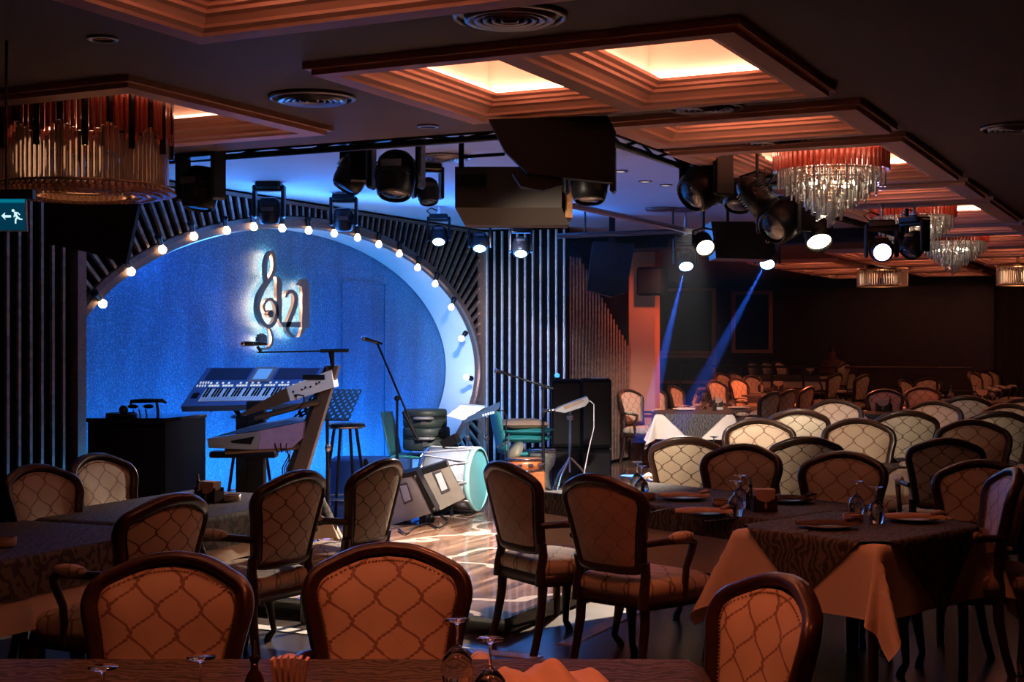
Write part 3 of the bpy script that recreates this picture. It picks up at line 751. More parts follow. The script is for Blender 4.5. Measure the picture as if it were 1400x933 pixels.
def moving_head(px, py, d, w, label, tilt=0, yaw=0, lens='lens_off', top=3.18, group='moving head lamps over the stage'):
    # px, py: centre of the head; w: overall width in metres
    k = d/FPX; c = cf((px-700)*k, d, HC+(YH-py)*k)
    o = empty('moving_head_lamp', c, head(yaw), label, 'stage lamp', group); s = w/.38; h = top-c.z
    base_z = min(.25*s, max(.12*s, h-.05))
    MB().box((0, 0, base_z+.045*s), (.30*s, .24*s, .09*s), bev=.02*s).build('base', M['black'], o)
    y = MB()
    for q in (-1, 1):
        y.box((q*.17*s, 0, base_z*.42), (.04*s, .15*s, base_z+.14*s), bev=.015*s)
    y.box((0, 0, base_z-.01*s), (.36*s, .16*s, .035*s), bev=.01*s); y.build('yoke', M['black'], o)
    T = Matrix.Rotation(R(-tilt), 4, 'X')
    hd = MB(); hd.lathe([(0.001, .15*s), (.09*s, .15*s), (.125*s, .11*s), (.135*s, 0), (.13*s, -.09*s), (.115*s, -.14*s), (.10*s, -.155*s), (.098*s, -.14*s)], 18, 0, T)
    for q in range(4): hd.lathe([(.136*s, (.07-.03*q)*s), (.142*s, (.066-.03*q)*s), (.136*s, (.06-.03*q)*s)], 18, 0, T)
    hh = hd.build('head', M['black'], o)
    b = MB(); b.lathe([(.001, -.150*s), (.06*s, -.148*s), (.098*s, -.135*s)], 18, 0, T); b.build('lens', M[lens], hh)
    pl = MB(); pl.box(T @ Vector((0, -.137*s, .03*s)), (.14*s, .012, .05*s), M=T.to_3x3()); pl.build('cover_plate', M['grey'], hh)
    r = MB()
    if h > base_z+.1*s: r.tube([(0, 0, base_z+.08*s), (0, 0, h)], .018, 8)
    r.box((0, 0, base_z+.11*s), (.05*s, .08*s, .05*s)); r.build('clamp', M['chrome'], o)
    cb = MB(); cb.tube([(-.12*s, .02, base_z+.08*s), (-.2*s, 0, base_z+.15*s), (-.12*s, 0, base_z+.19*s), (0, .02, base_z+.14*s)], .008, 6); cb.build('power_cable', M['blackg'], o)
    return o
MH = moving_head
MH(541, 240, 9.8, .40, 'big black moving head lamp facing the camera below the ceiling edge', 18, 10)
MH(483, 237, 10.2, .34, 'black moving head lamp turned aside, left of the big facing one', 30, 70)
MH(274, 258, 9.6, .36, 'black moving head lamp beside the left chandelier', 8, 30)
MH(368, 288, 13.0, .30, 'small moving head over the arch, leftmost of those below the blue ceiling', -10, 0)
MH(470, 300, 13.9, .28, 'small moving head over the arch top, second from left', -12, 0)
MH(600, 322, 15.3, .26, 'small lit moving head over the right end of the arch', 38, 0, 'lens_cyan')
MH(656, 331, 15.3, .26, 'small lit moving head at the corner between arch and vertical slats', 38, 0, 'lens_cyan')
MH(712, 338, 15.2, .26, 'small lit moving head in front of the vertical slats', 38, 0, 'lens_cyan')
MH(806, 248, 9.0, .34, 'black moving head lamp hanging beside the black hanging screen', 12, 8, top=3.18)
MH(937, 355, 15.8, .30, 'lit moving head sending a blue beam down left of the blue-faced speaker', 42, 0, 'lens_blue')
MH(1049, 352, 14.2, .28, 'lit moving head below the right end of the blue-faced speaker', 45, 10, 'lens_blue')
MH(965, 252, 9.9, .44, 'large black moving head lamp on the side truss, left of the framed one', 55, 60, top=3.1)
MH(1012, 262, 10.6, .36, 'black moving head lamp on the side truss below the ceiling coffer', 25, 30, top=3.1)
MH(1072, 300, 10.8, .44, 'large black lamp on the side truss beside the tiered chandelier', 60, 50, top=2.98)
MH(1205, 342, 12.6, .30, 'moving head with violet lit lens below the second tiered chandelier', 75, 10, 'lens_violet', top=2.98)
MH(1250, 335, 12.9, .30, 'black moving head right of the violet lit one', 40, 60, top=2.98)
MH(585, 262, 11.5, .26, 'moving head with chrome clamps between the big lamp and the hanging speaker', 20, -20)
def par(px, py, d, aim, label, lens, s=1, top=3.1):
    c = pd(px, py, d); o = empty('par_lamp', c, 0, label, 'stage lamp', 'par cans on the side truss')
    T = Vector(aim).normalized().to_track_quat('Z', 'Y').to_matrix().to_4x4()
    b = MB(); b.lathe([(.001, -.15*s), (.05*s, -.15*s), (.075*s, -.11*s), (.09*s, 0), (.10*s, .10*s), (.095*s, .10*s), (.088*s, .06*s)], 18, 0, T)
    for q in range(8): b.lathe([(.08*s, (-.09+.02*q)*s), (.102*s, (-.086+.02*q)*s), (.08*s, (-.08+.02*q)*s)], 18, 0, T)
    h = b.build('housing', M['black'], o)
    l = MB(); l.lathe([(.001, .075*s), (.088*s, .07*s)], 18, 0, T); l.build('lens', M[lens], h)
    y = MB(); y.tube([T @ Vector((-.115*s, 0, 0)), Vector((-.115*s, 0, .14*s)), Vector((0, 0, .17*s)), Vector((.115*s, 0, .14*s)), T @ Vector((.115*s, 0, 0))], .010, 6)
    y.tube([(0, 0, .16*s), (0, 0, top-c.z)], .012, 6); y.build('bracket', M['black'], o)
par(962, 334, 11.5, (.50, -.75, -.55), 'lit round can lamp with warm face left of the blue-faced speaker', 'lens_warm', .8, top=3.18)
par(1117, 320, 11.0, (.35, -.60, -.80), 'lit can lamp with glowing face right of the blue-faced speaker', 'lens_warm', 1.05, top=2.95)
par(1035, 270, 10.0, (.5, .1, -.6), 'unlit can lamp on the side truss above the blue-faced speaker', 'lens_off', 1.1)

# pipes and truss
def pipes(name, segs, label, cat='truss', mt='black'):
    o = None; b = MB()
    for (p, q, r) in segs: b.tube([p, q], r, 8)
    return tag(b.build(name, M[mt]), label, cat)
def truss(name, p, q, label, h=.22):
    p, q = Vector(p), Vector(q); o = empty(name, p, 0, label, 'truss'); dv = q-p; n = max(2, int(dv.length/.3))
    b = MB(); b.tube([(0, 0, 0), dv], .022, 8); b.tube([(0, 0, -h), dv+Vector((0, 0, -h))], .022, 8); b.build('chord', M['black'], o)
    w = MB()
    for i in range(n):
        w.tube([dv*(i/n)+Vector((0, 0, -h*(i % 2))), dv*((i+1)/n)+Vector((0, 0, -h*((i+1) % 2)))], .011, 6)
    w.build('bracing', M['black'], o)
    hh = MB()
    for t in (.05, .5, .95):
        c = dv*t; hh.tube([c, (c.x, c.y, 3.18-p.z)], .012, 6)
    hh.build('hanger', M['black'], o); return o
truss('truss', (-6.9, 7.82, 3.02), (-3.6, 7.82, 3.02), 'black lighting truss along the front edge of the raised stage ceiling', .05)
truss('truss', (-3.32, 8.1, 3.02), (-3.32, 13.6, 3.02), 'black lighting truss along the right edge of the raised stage ceiling', .07)
pipes('lighting_bar', [(pd(785, 282, 12.2), pd(980, 324, 15.6), .028), (pd(800, 284, 12.4), pd(800, 284, 12.4)*1+Vector((0, 0, .28)), .012), (pd(960, 320, 15.3), pd(960, 320, 15.3)+Vector((0, 0, .3)), .012)], 'copper-glinting lighting bar right of the hanging speaker', 'lighting bar', 'bronze')
pipes('lighting_bar', [(pd(762, 323, 15.4), pd(932, 316, 15.4), .03), (pd(800, 321, 15.4), pd(800, 321, 15.4)+Vector((0, 0, .29)), .012), (pd(920, 317, 15.4), pd(920, 317, 15.4)+Vector((0, 0, .26)), .012)], 'blue-lit flat bar above the tall hanging speaker', 'lighting bar', 'grey')
pipes('lighting_bar', [(pd(1065, 275, 12.6), pd(1260, 330, 13.0), .03), (pd(1100, 275, 12.7), pd(1100, 275, 12.7)+Vector((0, 0, .005)), .02), (pd(1240, 322, 12.95), pd(1240, 322, 12.95)+Vector((0, 0, .24)), .02)], 'black lighting bar passing below the tiered chandeliers', 'lighting bar')

# hanging speakers and screens
M['carpet'] = mat('speaker_carpet', (.075, .066, .062), .95, var=.35, scale=120)
M['grille'] = mat('copper_grille', (.45, .22, .10), .4, .7, var=.6, scale=40)
M['blackmat'] = mat('black_cabinet', (.003, .003, .004), .75, spec=.15)
M['bluecab'] = mat('satin_dark_cabinet', (.005, .006, .009), .3, spec=.35)
f = FR('hanging_speaker', 702, 9.4, 2.4, 'wide carpeted speaker cabinet hanging below the black screen', 'speaker')
b = MB(); k = f.k
sec = [(0, f.z(228)), (0, f.z(284)), (.20, f.z(284)-.10), (.46, f.z(284)-.10), (.46, f.z(228))]
x0, x1 = f.x(622), f.x(768); V = [(x0+(.0 if i < 2 else .06), y, z) for i, (y, z) in enumerate(sec)]+[(x1+(.0 if i < 2 else .06), y, z) for i, (y, z) in enumerate(sec)]
b.add(V, [(0, 1, 2, 3, 4), (9, 8, 7, 6, 5)]+[(i, 5+i, 5+(i+1) % 5, (i+1) % 5) for i in range(5)]); b.build('cabinet', M['carpet'], f.o)
g = MB(); g.box((x1+.05, .24, f.z(270)), (.05, .36, .26), 0); g.build('grille', M['grille'], f.o)
g = MB(); g.box((f.x(645), -.012, f.z(248)), (.20, .02, .09))
for i in range(5): g.box((f.x(634)+i*.032, -.024, f.z(248)), (.006, .006, .07))
g.build('connector_panel', M['black'], f.o)
g = MB(); g.tube([(f.x(630), .1, f.z(228)), (f.x(630), .1, 3.18-2.4)], .02, 8); g.tube([(f.x(755), .1, f.z(228)), (f.x(755), .1, 3.18-2.4)], .02, 8); g.tube([(f.x(628), .1, f.z(212)), (f.x(690), .1, f.z(208))], .012, 6); g.build('bracket', M['black'], f.o)
f = FR('hanging_screen', 760, 7.7, 2.5, 'large black screen seen from behind, hanging from the ceiling edge', 'screen')
b = MB(); f.poly(b, [(668, 163), (830, 158), (842, 180), (838, 250), (722, 237), (690, 206)], 0, .09); b.build('casing', M['blackmat'], f.o)
b = MB(); f.poly(b, [(700, 236), (768, 242), (770, 252), (742, 260), (712, 254)], .02, .14); b.build('speaker_box', M['blackmat'], f.o)
b = MB(); f.poly(b, [(735, 168), (775, 166), (775, 138), (735, 138)], .09, .13); b.build('bracket', M['black'], f.o)
f = FR('hanging_screen', 125, 8.75, 2.2, 'black screen hanging at the left below the round chandelier', 'screen')
b = MB(); f.poly(b, [(60, 268), (192, 266), (172, 361), (120, 345), (62, 333)], 0, .07); b.build('casing', M['blackmat'], f.o)
b = MB(); f.poly(b, [(118, 268), (130, 268), (130, 112), (118, 112)], .07, .11); b.build('bracket', M['black'], f.o)
f = FR('hanging_speaker', 836, 16.2, 2.2, 'tall black speaker tilted down in front of the stepped slats', 'speaker')
b = MB(); f.poly(b, [(812, 330), (868, 334), (856, 400), (838, 406), (803, 396)], 0, .35); b.build('cabinet', M['bluecab'], f.o)
b = MB(); f.poly(b, [(812, 334), (846, 334), (832, 402), (806, 393)], -.02, -.002); b.build('grille', M['black'], f.o)
b = MB(); f.poly(b, [(834, 332), (842, 332), (842, 289), (834, 289)], .1, .16); b.tube([(0, .13, f.z(332)), (0, .13, 1.0)], .02, 8); b.build('bracket', M['black'], f.o)
f = FR('wall_speaker', 892, 19.72, 2.2, 'small black box speaker fixed on the terracotta pillar', 'speaker', None, 26.1)
b = MB(); b.box((0, 0, f.z(385)), (.40, .22, .40), bev=.02); b.build('cabinet', M['blackmat'], f.o)
b = MB(); b.box((0, -.12, f.z(385)), (.34, .012, .34)); b.build('grille', M['black'], f.o)
b = MB(); b.box((0, .13, f.z(385)), (.10, .10, .12)); b.build('bracket', M['black'], f.o)
f = FR('hanging_speaker', 1015, 11.6, 2.3, 'dark blue-faced wedge speaker between the two lit can lamps', 'speaker')
b = MB(); f.poly(b, [(972, 303), (1031, 303), (1060, 336), (1056, 355), (979, 353)], 0, .40); b.build('cabinet', M['bluecab'], f.o)
b = MB(); b.lathe([(.010, 0), (.016, 0), (.016, .006), (.010, .006), (.010, 0)], 14, 0, Matrix.Translation(f.p(1049, 330, -.004)) @ Matrix.Rotation(R(90), 4, 'X')); b.box(f.p(1051, 329, -.006), (.005, .004, .045)); b.build('badge', M['plate'], f.o)
b = MB(); b.tube([f.p(1000, 304, .2), (f.x(1000), .2, 3.18-2.3)], .014, 8); b.build('bracket', M['black'], f.o)

# round ceiling diffusers and downlights
def vent(px, py, z, w, label, mt='ventm'):
    c = pz(px, py, z); o = empty('ceiling_vent', (c.x, c.y, z), 0, label, 'ceiling vent', None); r = w/2
    MB().lathe([(r*.9, 0), (r, 0), (r*1.0, -.012), (r*.93, -.022), (r*.9, -.01)], 36).build('rim', M[mt], o)
    s = MB(); s.lathe([(.001, -.004), (r*.9, -.004)], 36); s.build('backing', M['black'], o)
    for i in range(5):
        q = r*(.8-.16*i); MB().lathe([(q*1.0, -.006), (q*.97, -.03), (q*.80, -.024), (q*.80, -.018), (q*.95, -.022), (q*1.0, -.006)], 36).build('ring', M[mt], o)
M['ventm'] = mat('vent_enamel', (.20, .17, .19), .28, .5)
vent(427, 132, ZC, .46, 'round ringed air vent in the dark ceiling left of the double coffer')
vent(697, 20, ZC, .46, 'round ringed air vent at the top edge of the picture')
vent(965, 145, ZC, .42, 'round ringed air vent between the double coffer and the narrow coffer')
vent(1062, 192, ZC, .42, 'round ringed air vent between the narrow coffer and the chandelier coffer')
vent(1390, 173, ZC, .42, 'almost black round air vent near the right edge of the ceiling')
vent(606, 214, 3.178, .46, 'round vent in the blue stage ceiling behind the black lamps')
vent(905, 285, 3.178, .38, 'small round vent in the violet stage ceiling, left of two')
vent(935, 286, 3.178, .38, 'small round vent in the violet stage ceiling, right of two')
M['down'] = emi('downlight_glow', (1, .86, .76), .9)
def down(px, py, z, lit, label):
    c = pz(px, py, z); o = empty('downlight', (c.x, c.y, z), 0, label, 'downlight')
    MB().lathe([(.052, 0), (.068, 0), (.066, -.008), (.05, -.010), (.048, -.002)], 24).build('rim', M['ventm'], o)
    MB().lathe([(.001, -.004), (.05, -.004)], 24).build('diffuser', M['down'] if lit else M['lens_off'], o)
down(585, 172, ZC, False, 'small unlit downlight in the ceiling below the double coffer')
down(140, 52, ZC, False, 'small unlit downlight in the black ceiling at the upper left')
down(848, 234, 3.178, True, 'lit downlight in the violet ceiling beside the black screen')
down(882, 248, 3.178, True, 'lit downlight in the violet ceiling, left of the close pair')
down(910, 253, 3.178, True, 'lit downlight in the violet ceiling, right of the close pair')
down(768, 307, 3.178, True, 'lit downlight over the vertical slats right of the hanging speaker')

# marquee bulbs round the arch
M['bulb'] = emi('bulb_glow', (1, .78, .52), 5)
BL = [(140, 415), (179, 371), (222, 341), (265, 323), (310, 315), (347, 310), (386, 312), (422, 315), (457, 319), (489, 325), (518, 334), (546, 347), (571, 366), (595, 388), (617, 420), (631, 463), (638, 516)]
b0 = None
WN = 'leftmost lowest;second;third;fourth;fifth;sixth, at the arch top;seventh;eighth;ninth;tenth;eleventh;twelfth;thirteenth;fourteenth;fifteenth;sixteenth;last and lowest at the right'.split(';')
for k, (px, py) in enumerate(BL):
    xw = -8.40; a = TH+math.atan((700-px)/FPX); y = -xw/math.tan(a); dd = -xw*sin(TH)+y*cos(TH); z = HC+(YH-py)/FPX*dd
    lab = WN[k]+' of the glowing bulbs counted along the arch'
    nr = Vector((0, (y-YC)/AY**2, (z-ZO)/AZ**2)).normalized(); rot = nr.to_track_quat('Z', 'X').to_euler()
    if b0 is None:
        o = b0 = empty('light_bulb', (xw, y, z), rot, lab, 'light bulb', 'bulbs round the stage arch')
        MB().lathe([(.001, -.042), (.022, -.038), (.037, -.018), (.039, 0), (.029, .022), (.018, .04), (.016, .045)], 14).build('glass', M['bulb'], o)
        MB().lathe([(.018, .042), (.026, .045), (.026, .10), (.034, .105), (.034, .14), (.001, .14)], 12).build('socket', M['black'], o)
    else: copy_tree(b0, None, (xw, y, z), rot, lab)

# ---------------------------------------------------------------- chandeliers
M['redrod'] = mat('red_glass_rod', (.42, .07, .04), .25, coat=.3)
M['darkrod'] = mat('black_glass_rod', (.015, .006, .006), .2)
def crystal(name, col, tr, rough=.08):
    m, t, b = NT(name); b.inputs['Base Color'].default_value = (*col, 1); b.inputs['Roughness'].default_value = rough
    b.inputs['Transmission Weight'].default_value = tr; b.inputs['IOR'].default_value = 1.5; b.inputs['Specular IOR Level'].default_value = .9; return m
M['cry'] = crystal('smoky_crystal', (.80, .62, .50), .45)
M['cry2'] = crystal('clear_crystal', (.95, .92, .88), .6)
M['cryp'] = mat('copper_tinted_crystal', (.62, .40, .27), .18, .6)
M['brassf'] = mat('brass_frame', (.55, .36, .22), .3, .9)
def rodmesh(name, r, L, m, flat=True):
    b = MB(); b.tube([(0, 0, 0), (0, 0, L)], r, 6, smooth=False)
    me = b.build(name, m); return me
def put(proto, parent, loc, sz, first=[]):
    c = proto.copy(); COL.objects.link(c); c.parent = parent; c.location = loc; c.scale = (1, 1, sz); return c
def chandelier_a():
    c = (-5.65, 6.0); o = empty('ring_chandelier', (c[0], c[1], 2.5), 0, 'large round chandelier of red rods and hanging crystal bars at the upper left', 'chandelier')
    red = rodmesh('red_rod', .012, 1, M['redrod']); drk = rodmesh('dark_rod', .019, 1, M['darkrod']); cr = rodmesh('crystal_bar', .0125, 1, M['cry'])
    n = 96
    st = MB()
    for i in range(n):
        a = 2*PI*i/n; ph = (i % 8); tri = abs(ph-4)/4; r = .49; p = (r*cos(a), r*sin(a))
        if ph == 0: put(drk, o, (*p, .36), .42)
        elif ph == 4: put(drk, o, (*p, .23), .42)
        else: put(red, o, (*p, .29+.07*tri-(0 if True else 0)), .46)
    for i in range(n):
        a = 2*PI*(i+.5)/n; ph = i % 8; tri = abs(ph-4)/4; r = .465
        put(cr, o, (r*cos(a), r*sin(a), .055), .20+.11*tri)
    for m_ in (red, drk, cr): bpy.data.objects.remove(m_)
    f = MB()
    for r, z in ((.50, .05), (.40, .04), (.30, .05), (.47, .78)):
        f.tube([(r*cos(2*PI*i/48), r*sin(2*PI*i/48), z) for i in range(48)], .008, 6, closed=True)
    for i in range(6):
        a = 2*PI*i/6; f.tube([(.47*cos(a), .47*sin(a), .05), (.47*cos(a), .47*sin(a), .79)], .006, 6); f.tube([(.5*cos(a), .5*sin(a), .05), (.3*cos(a), .3*sin(a), .05)], .006, 6)
    f.build('ring_frame', M['brassf'], o)
    q = MB()
    for r, n2, z in ((.50, 84, .02), (.46, 78, .01), (.42, 70, .0), (.38, 62, .01), (.34, 56, 0), (.30, 50, .01), (.25, 40, .0)):
        for i in range(n2):
            a = 2*PI*(i+.5*(int(r*100) % 2))/n2; x, y = r*cos(a), r*sin(a); s = .016
            q.add([(x-s, y-s, z), (x+s, y-s, z), (x+s, y+s, z), (x-s, y+s, z), (x, y, z+.038)], [(0, 1, 4), (1, 2, 4), (2, 3, 4), (3, 0, 4), (3, 2, 1, 0)])
    tag(q.build('crystal_pyramids', M['cryp'], o), kind='stuff')
    MB().lathe([(.001, .79), (.16, .79), (.16, .81), (.001, .81)], 20).build('ceiling_plate', M['brassf'], o)
    light('chandelier_glow', 'POINT', (c[0], c[1], 2.72), 1.6, (1, .55, .3), shadow_soft_size=.12)
chandelier_a()
def chandelier_b(x, y, dia, label, w):
    o = empty('tiered_chandelier', (x, y, 2.5), 0, label, 'chandelier', None); s = dia/.74
    cr = rodmesh('crystal_bar', .0095, 1, M['cry2'])
    T = [(.345, 30, .285), (.29, 25, .235), (.225, 19, .185), (.155, 13, .13), (.09, 9, .075), (.03, 4, .03)]
    for r, n, z in T:
        for i in range(n):
            a = 2*PI*(i+.5*(n % 2))/n; j = (i % 3)*.016; rr = r*s+.012*((i % 2)*2-1)
            put(cr, o, (rr*cos(a), rr*sin(a), z*s-j), .15*s)
    bpy.data.objects.remove(cr)
    q = MB()
    for r, n, z in T:
        for i in range(n*2):
            a = 2*PI*(i+.25)/(n*2); rr = (r-.02)*s; X, Y, Z = rr*cos(a), rr*sin(a), z*s+.055-.05*(i % 2); e = .012
            q.add([(X-e, Y-e, Z), (X+e, Y-e, Z), (X+e, Y+e, Z), (X-e, Y+e, Z), (X, Y, Z+.026)], [(0, 1, 4), (1, 2, 4), (2, 3, 4), (3, 0, 4), (3, 2, 1, 0)])
            q.tube([(X, Y, Z+.026), (X, Y, Z+.12)], .005, 5)
    tag(q.build('crystal_drops', M['cry2'], o), kind='stuff')
    sh = MB(); n = 60
    for i in range(n):
        a = 2*PI*i/n; r = .375*s; sh.tube([(r*cos(a), r*sin(a), .385*s), (r*cos(a), r*sin(a), .74)], .017*s, 6, smooth=False)
    sh.build('shade', M['redrod'], o)
    f = MB()
    for r, n, z in T: f.tube([(r*s*cos(2*PI*i/32), r*s*sin(2*PI*i/32), z*s+.15*s) for i in range(32)], .006, 6, closed=True)
    f.tube([(0, 0, .1*s), (0, 0, .77)], .012, 8); f.lathe([(.001, .77), (.38*s, .77), (.38*s, .79), (.001, .79)], 24); f.build('frame', M['brassf'], o)
    for i in range(6):
        a = 2*PI*i/6; MB().ball((.15*s*cos(a), .15*s*sin(a), .30*s), .022, 8).build('candle_bulb', M['bulb2'], o)
    light('chandelier_glow', 'POINT', (x, y, 2.5+.40*s), w, (1, .80, .58), shadow_soft_size=.10)
M['bulb2'] = emi('candle_bulb_glow', (1, .85, .65), 30)
chandelier_b(-2.33, 9.95, .78, 'nearest and largest of the three tiered crystal chandeliers on the right', 7)
chandelier_b(-2.46, 13.95, .78, 'middle one of the three tiered crystal chandeliers', 3)
chandelier_b(-2.62, 17.6, .78, 'farthest and smallest of the three tiered crystal chandeliers', 1.5)
def chandelier_c(px, py, d, dia, label):
    c = cf((px-700)/FPX*d, d, HC+(YH-py)/FPX*d); o = empty('drum_chandelier', c, 0, label, 'chandelier')
    b = MB(); n = 64
    for i in range(n):
        a = 2*PI*i/n; b.tube([(dia/2*cos(a), dia/2*sin(a), -.13), (dia/2*cos(a), dia/2*sin(a), .10+.03*(i % 2))], .011, 5, smooth=False)
    b.build('crystal_curtain', M['cry'], o)
    f = MB(); f.tube([(dia/2*cos(2*PI*i/32), dia/2*sin(2*PI*i/32), -.13) for i in range(32)], .012, 6, closed=True); f.lathe([(.001, .14), (dia/2, .14), (dia/2, .18), (.001, .18)], 28); f.tube([(0, 0, .15), (0, 0, 2.98-c.z)], .03, 8); f.build('frame', M['brassf'], o)
    light('chandelier_glow', 'POINT', c, 4, (1, .6, .35), shadow_soft_size=.10)
chandelier_c(1206, 381, 23.5, .82, 'low drum chandelier with straight crystal fringe in front of the far wall')
chandelier_c(1392, 378, 20.5, .60, 'drum chandelier cut by the right picture edge')

# ---------------------------------------------------------------- exit sign
f = FR('exit_sign', 0, 6.0, 2.1, 'hanging teal exit sign with white arrow and running figure at the left edge', 'sign')
M['teal'] = emi('teal_sign_glow', (.0, .035, .07), 1.0); M['tealtop'] = emi('teal_sign_light', (.0, .16, .24), 1.0); M['signw'] = emi('sign_white', (.65, .93, 1), 1.0); M['acr'] = mat('clear_acrylic_edge', (.5, .7, .75), .2)
b = MB(); f.poly(b, [(-48, 272), (34.5, 272), (36.5, 316), (-48, 316)], 0, .012); b.build('panel', M['teal'], f.o)
b = MB(); f.poly(b, [(-48, 272), (34.5, 272), (34.6, 277.5), (-48, 277.5)], -.004, -.001); b.build('lamp_strip', M['tealtop'], f.o)
b = MB(); f.poly(b, [(34.0, 272), (35.4, 272), (37.2, 316.5), (35.8, 316.5)], -.004, .014); f.poly(b, [(-48, 315.2), (36, 315.2), (36, 316.6), (-48, 316.6)], -.004, .014); b.build('edge', M['acr'], f.o)
b = MB(); c_ = lambda x, y: (x/8.485, 260+y/8.485)
f.poly(b, [c_(20, 300), c_(62, 262), (c_(56, 292)), c_(130, 294), c_(130, 318), c_(58, 320), c_(66, 346)], -.006, -.002); b.build('arrow', M['signw'], f.o)
b = MB(); P = f.p(*c_(157, 240)); b.lathe([(.001, 0), (.0062, 0), (.0062, .004), (.001, .004)], 12, 0, Matrix.Translation((P.x, -.002, P.z)) @ Matrix.Rotation(R(90), 4, 'X'))
f.poly(b, [c_(165, 262), c_(178, 254), c_(212, 258), c_(238, 285), c_(232, 293), c_(207, 272), c_(196, 276), c_(214, 308), c_(238, 330), c_(264, 334), c_(262, 347), c_(230, 346), c_(206, 330), c_(192, 352), c_(192, 390), c_(177, 390), c_(178, 344), c_(190, 318), c_(176, 296), c_(168, 318), c_(162, 312), c_(170, 282)], -.006, -.002)
b.build('running_figure', M['signw'], f.o)
b = MB(); b.box((f.x(8), .006, f.z(266)), (.24, .04, .04)); b.tube([(f.x(8), .006, f.z(266)), (f.x(8), .006, 2.98-2.1)], .006, 6); b.build('hanger', M['black'], f.o)

# ---------------------------------------------------------------- wall sign: clef and figures
def wp(px, py, xw): 
    a = TH+math.atan((700-px)/FPX); y = -xw/math.tan(a); dd = -xw*sin(TH)+y*cos(TH); return Vector((xw, y, HC+(YH-py)/FPX*dd))
def q_(x, y): return (330+x/5.49, 330+y/5.49)
def wpoly(mb, pts, xf, xb, mi=0):
    n = len(pts); F_ = [wp(*p, xf) for p in pts]; B_ = [Vector((xb, p.y, p.z)) for p in F_]
    mb.add(F_+B_, [tuple(range(n)), tuple(range(n, 2*n))[::-1]]+[(i, n+i, n+(i+1) % n, (i+1) % n) for i in range(n)], mi)
def wrib(mb, pts, w, xf, xb, mi=0):
    pts = catmull(pts, 5); n = len(pts); Lp = []; Rp = []
    for i in range(n):
        a = pts[max(i-1, 0)]; c = pts[min(i+1, n-1)]; t = Vector((c[0]-a[0], c[1]-a[1])).normalized()
        ww = (w if isinstance(w, (int, float)) else w[0]+(w[1]-w[0])*sin(PI*i/(n-1)))/2
        Lp.append((pts[i][0]-t.y*ww, pts[i][1]+t.x*ww)); Rp.append((pts[i][0]+t.y*ww, pts[i][1]-t.x*ww))
    for i in range(n-1): wpoly(mb, [q_(*Lp[i]), q_(*Lp[i+1]), q_(*Rp[i+1]), q_(*Rp[i])], xf, xb, mi)
M['copper'] = mat('polished_copper', (.58, .30, .20), .25, .5)
M['halo'] = emi('sign_back_light', (1, .80, .52), 30)
o = empty('music_sign', wp(390, 410, -8.86), 0, 'copper treble clef and letters with warm back light on the blue wall', 'sign')
inv = Matrix.Translation(o.location).inverted()
CLEF = [(182, 535), (170, 490), (190, 448), (228, 438), (262, 478), (268, 548), (248, 612), (210, 640), (168, 618), (138, 560), (128, 490), (142, 410), (180, 340), (220, 280), (246, 220), (250, 150), (236, 84), (208, 100), (188, 165), (186, 240), (192, 300)]
STEM = [(165, 808), (205, 802), (230, 770), (234, 715), (215, 655)]
TWO = [(335, 420), (350, 390), (385, 378), (410, 415), (408, 475), (385, 545), (358, 610), (348, 660), (372, 700), (402, 716)]
ELL = [(264, 268), (285, 268), (306, 312), (304, 606), (445, 606), (445, 646), (312, 646), (285, 600), (266, 560)]
ONE = [(430, 330), (455, 285), (492, 280), (492, 640), (470, 690), (436, 720), (456, 650), (456, 345)]
BAR = [(496, 300), (513, 322), (513, 650), (490, 650)]
def star(cx, cy, r): return [(cx+(r if i % 2 else r*.78)*cos(PI*i/10)*.8, cy+(r if i % 2 else r*.78)*sin(PI*i/10)) for i in range(20)]
def sgn(nm, fn, m):
    b = MB(); fn(b); b.v = [tuple(inv @ Vector(p)) for p in b.v]; b.build(nm, m, o)
XF, XB = -8.82, -8.86
sgn('treble_clef', lambda b: (wrib(b, CLEF, (14, 30), XF, XB), wrib(b, STEM, 16, XF, XB)), M['copper'])
sgn('letter', lambda b: wpoly(b, [q_(*p) for p in ELL], XF, XB), M['copper'])
sgn('letter', lambda b: wrib(b, TWO, (18, 32), XF, XB), M['copper'])
sgn('letter', lambda b: wpoly(b, [q_(*p) for p in ONE], XF, XB), M['copper'])
sgn('letter', lambda b: wpoly(b, [q_(*p) for p in BAR], XF, XB), M['copper'])
sgn('flower', lambda b: wpoly(b, [q_(*p) for p in star(222, 545, 32)], XF+.01, XB), M['bronze'])
sgn('flower', lambda b: wpoly(b, [q_(*p) for p in star(165, 735, 44)], XF+.01, XB), M['bronze'])
def halo(b):
    wrib(b, [(x, y) for x, y in CLEF[:-1]], 9, -8.868, -8.876); wrib(b, STEM, 8, -8.868, -8.876); wrib(b, TWO, 9, -8.868, -8.876)
    wrib(b, [(290, 300), (290, 450), (295, 620), (430, 625)], 9, -8.868, -8.876); wrib(b, [(478, 310), (478, 450), (474, 640)], 10, -8.868, -8.876); wpoly(b, [q_(*p) for p in star(165, 735, 22)], -8.868, -8.876)
sgn('back_light', halo, M['halo'])
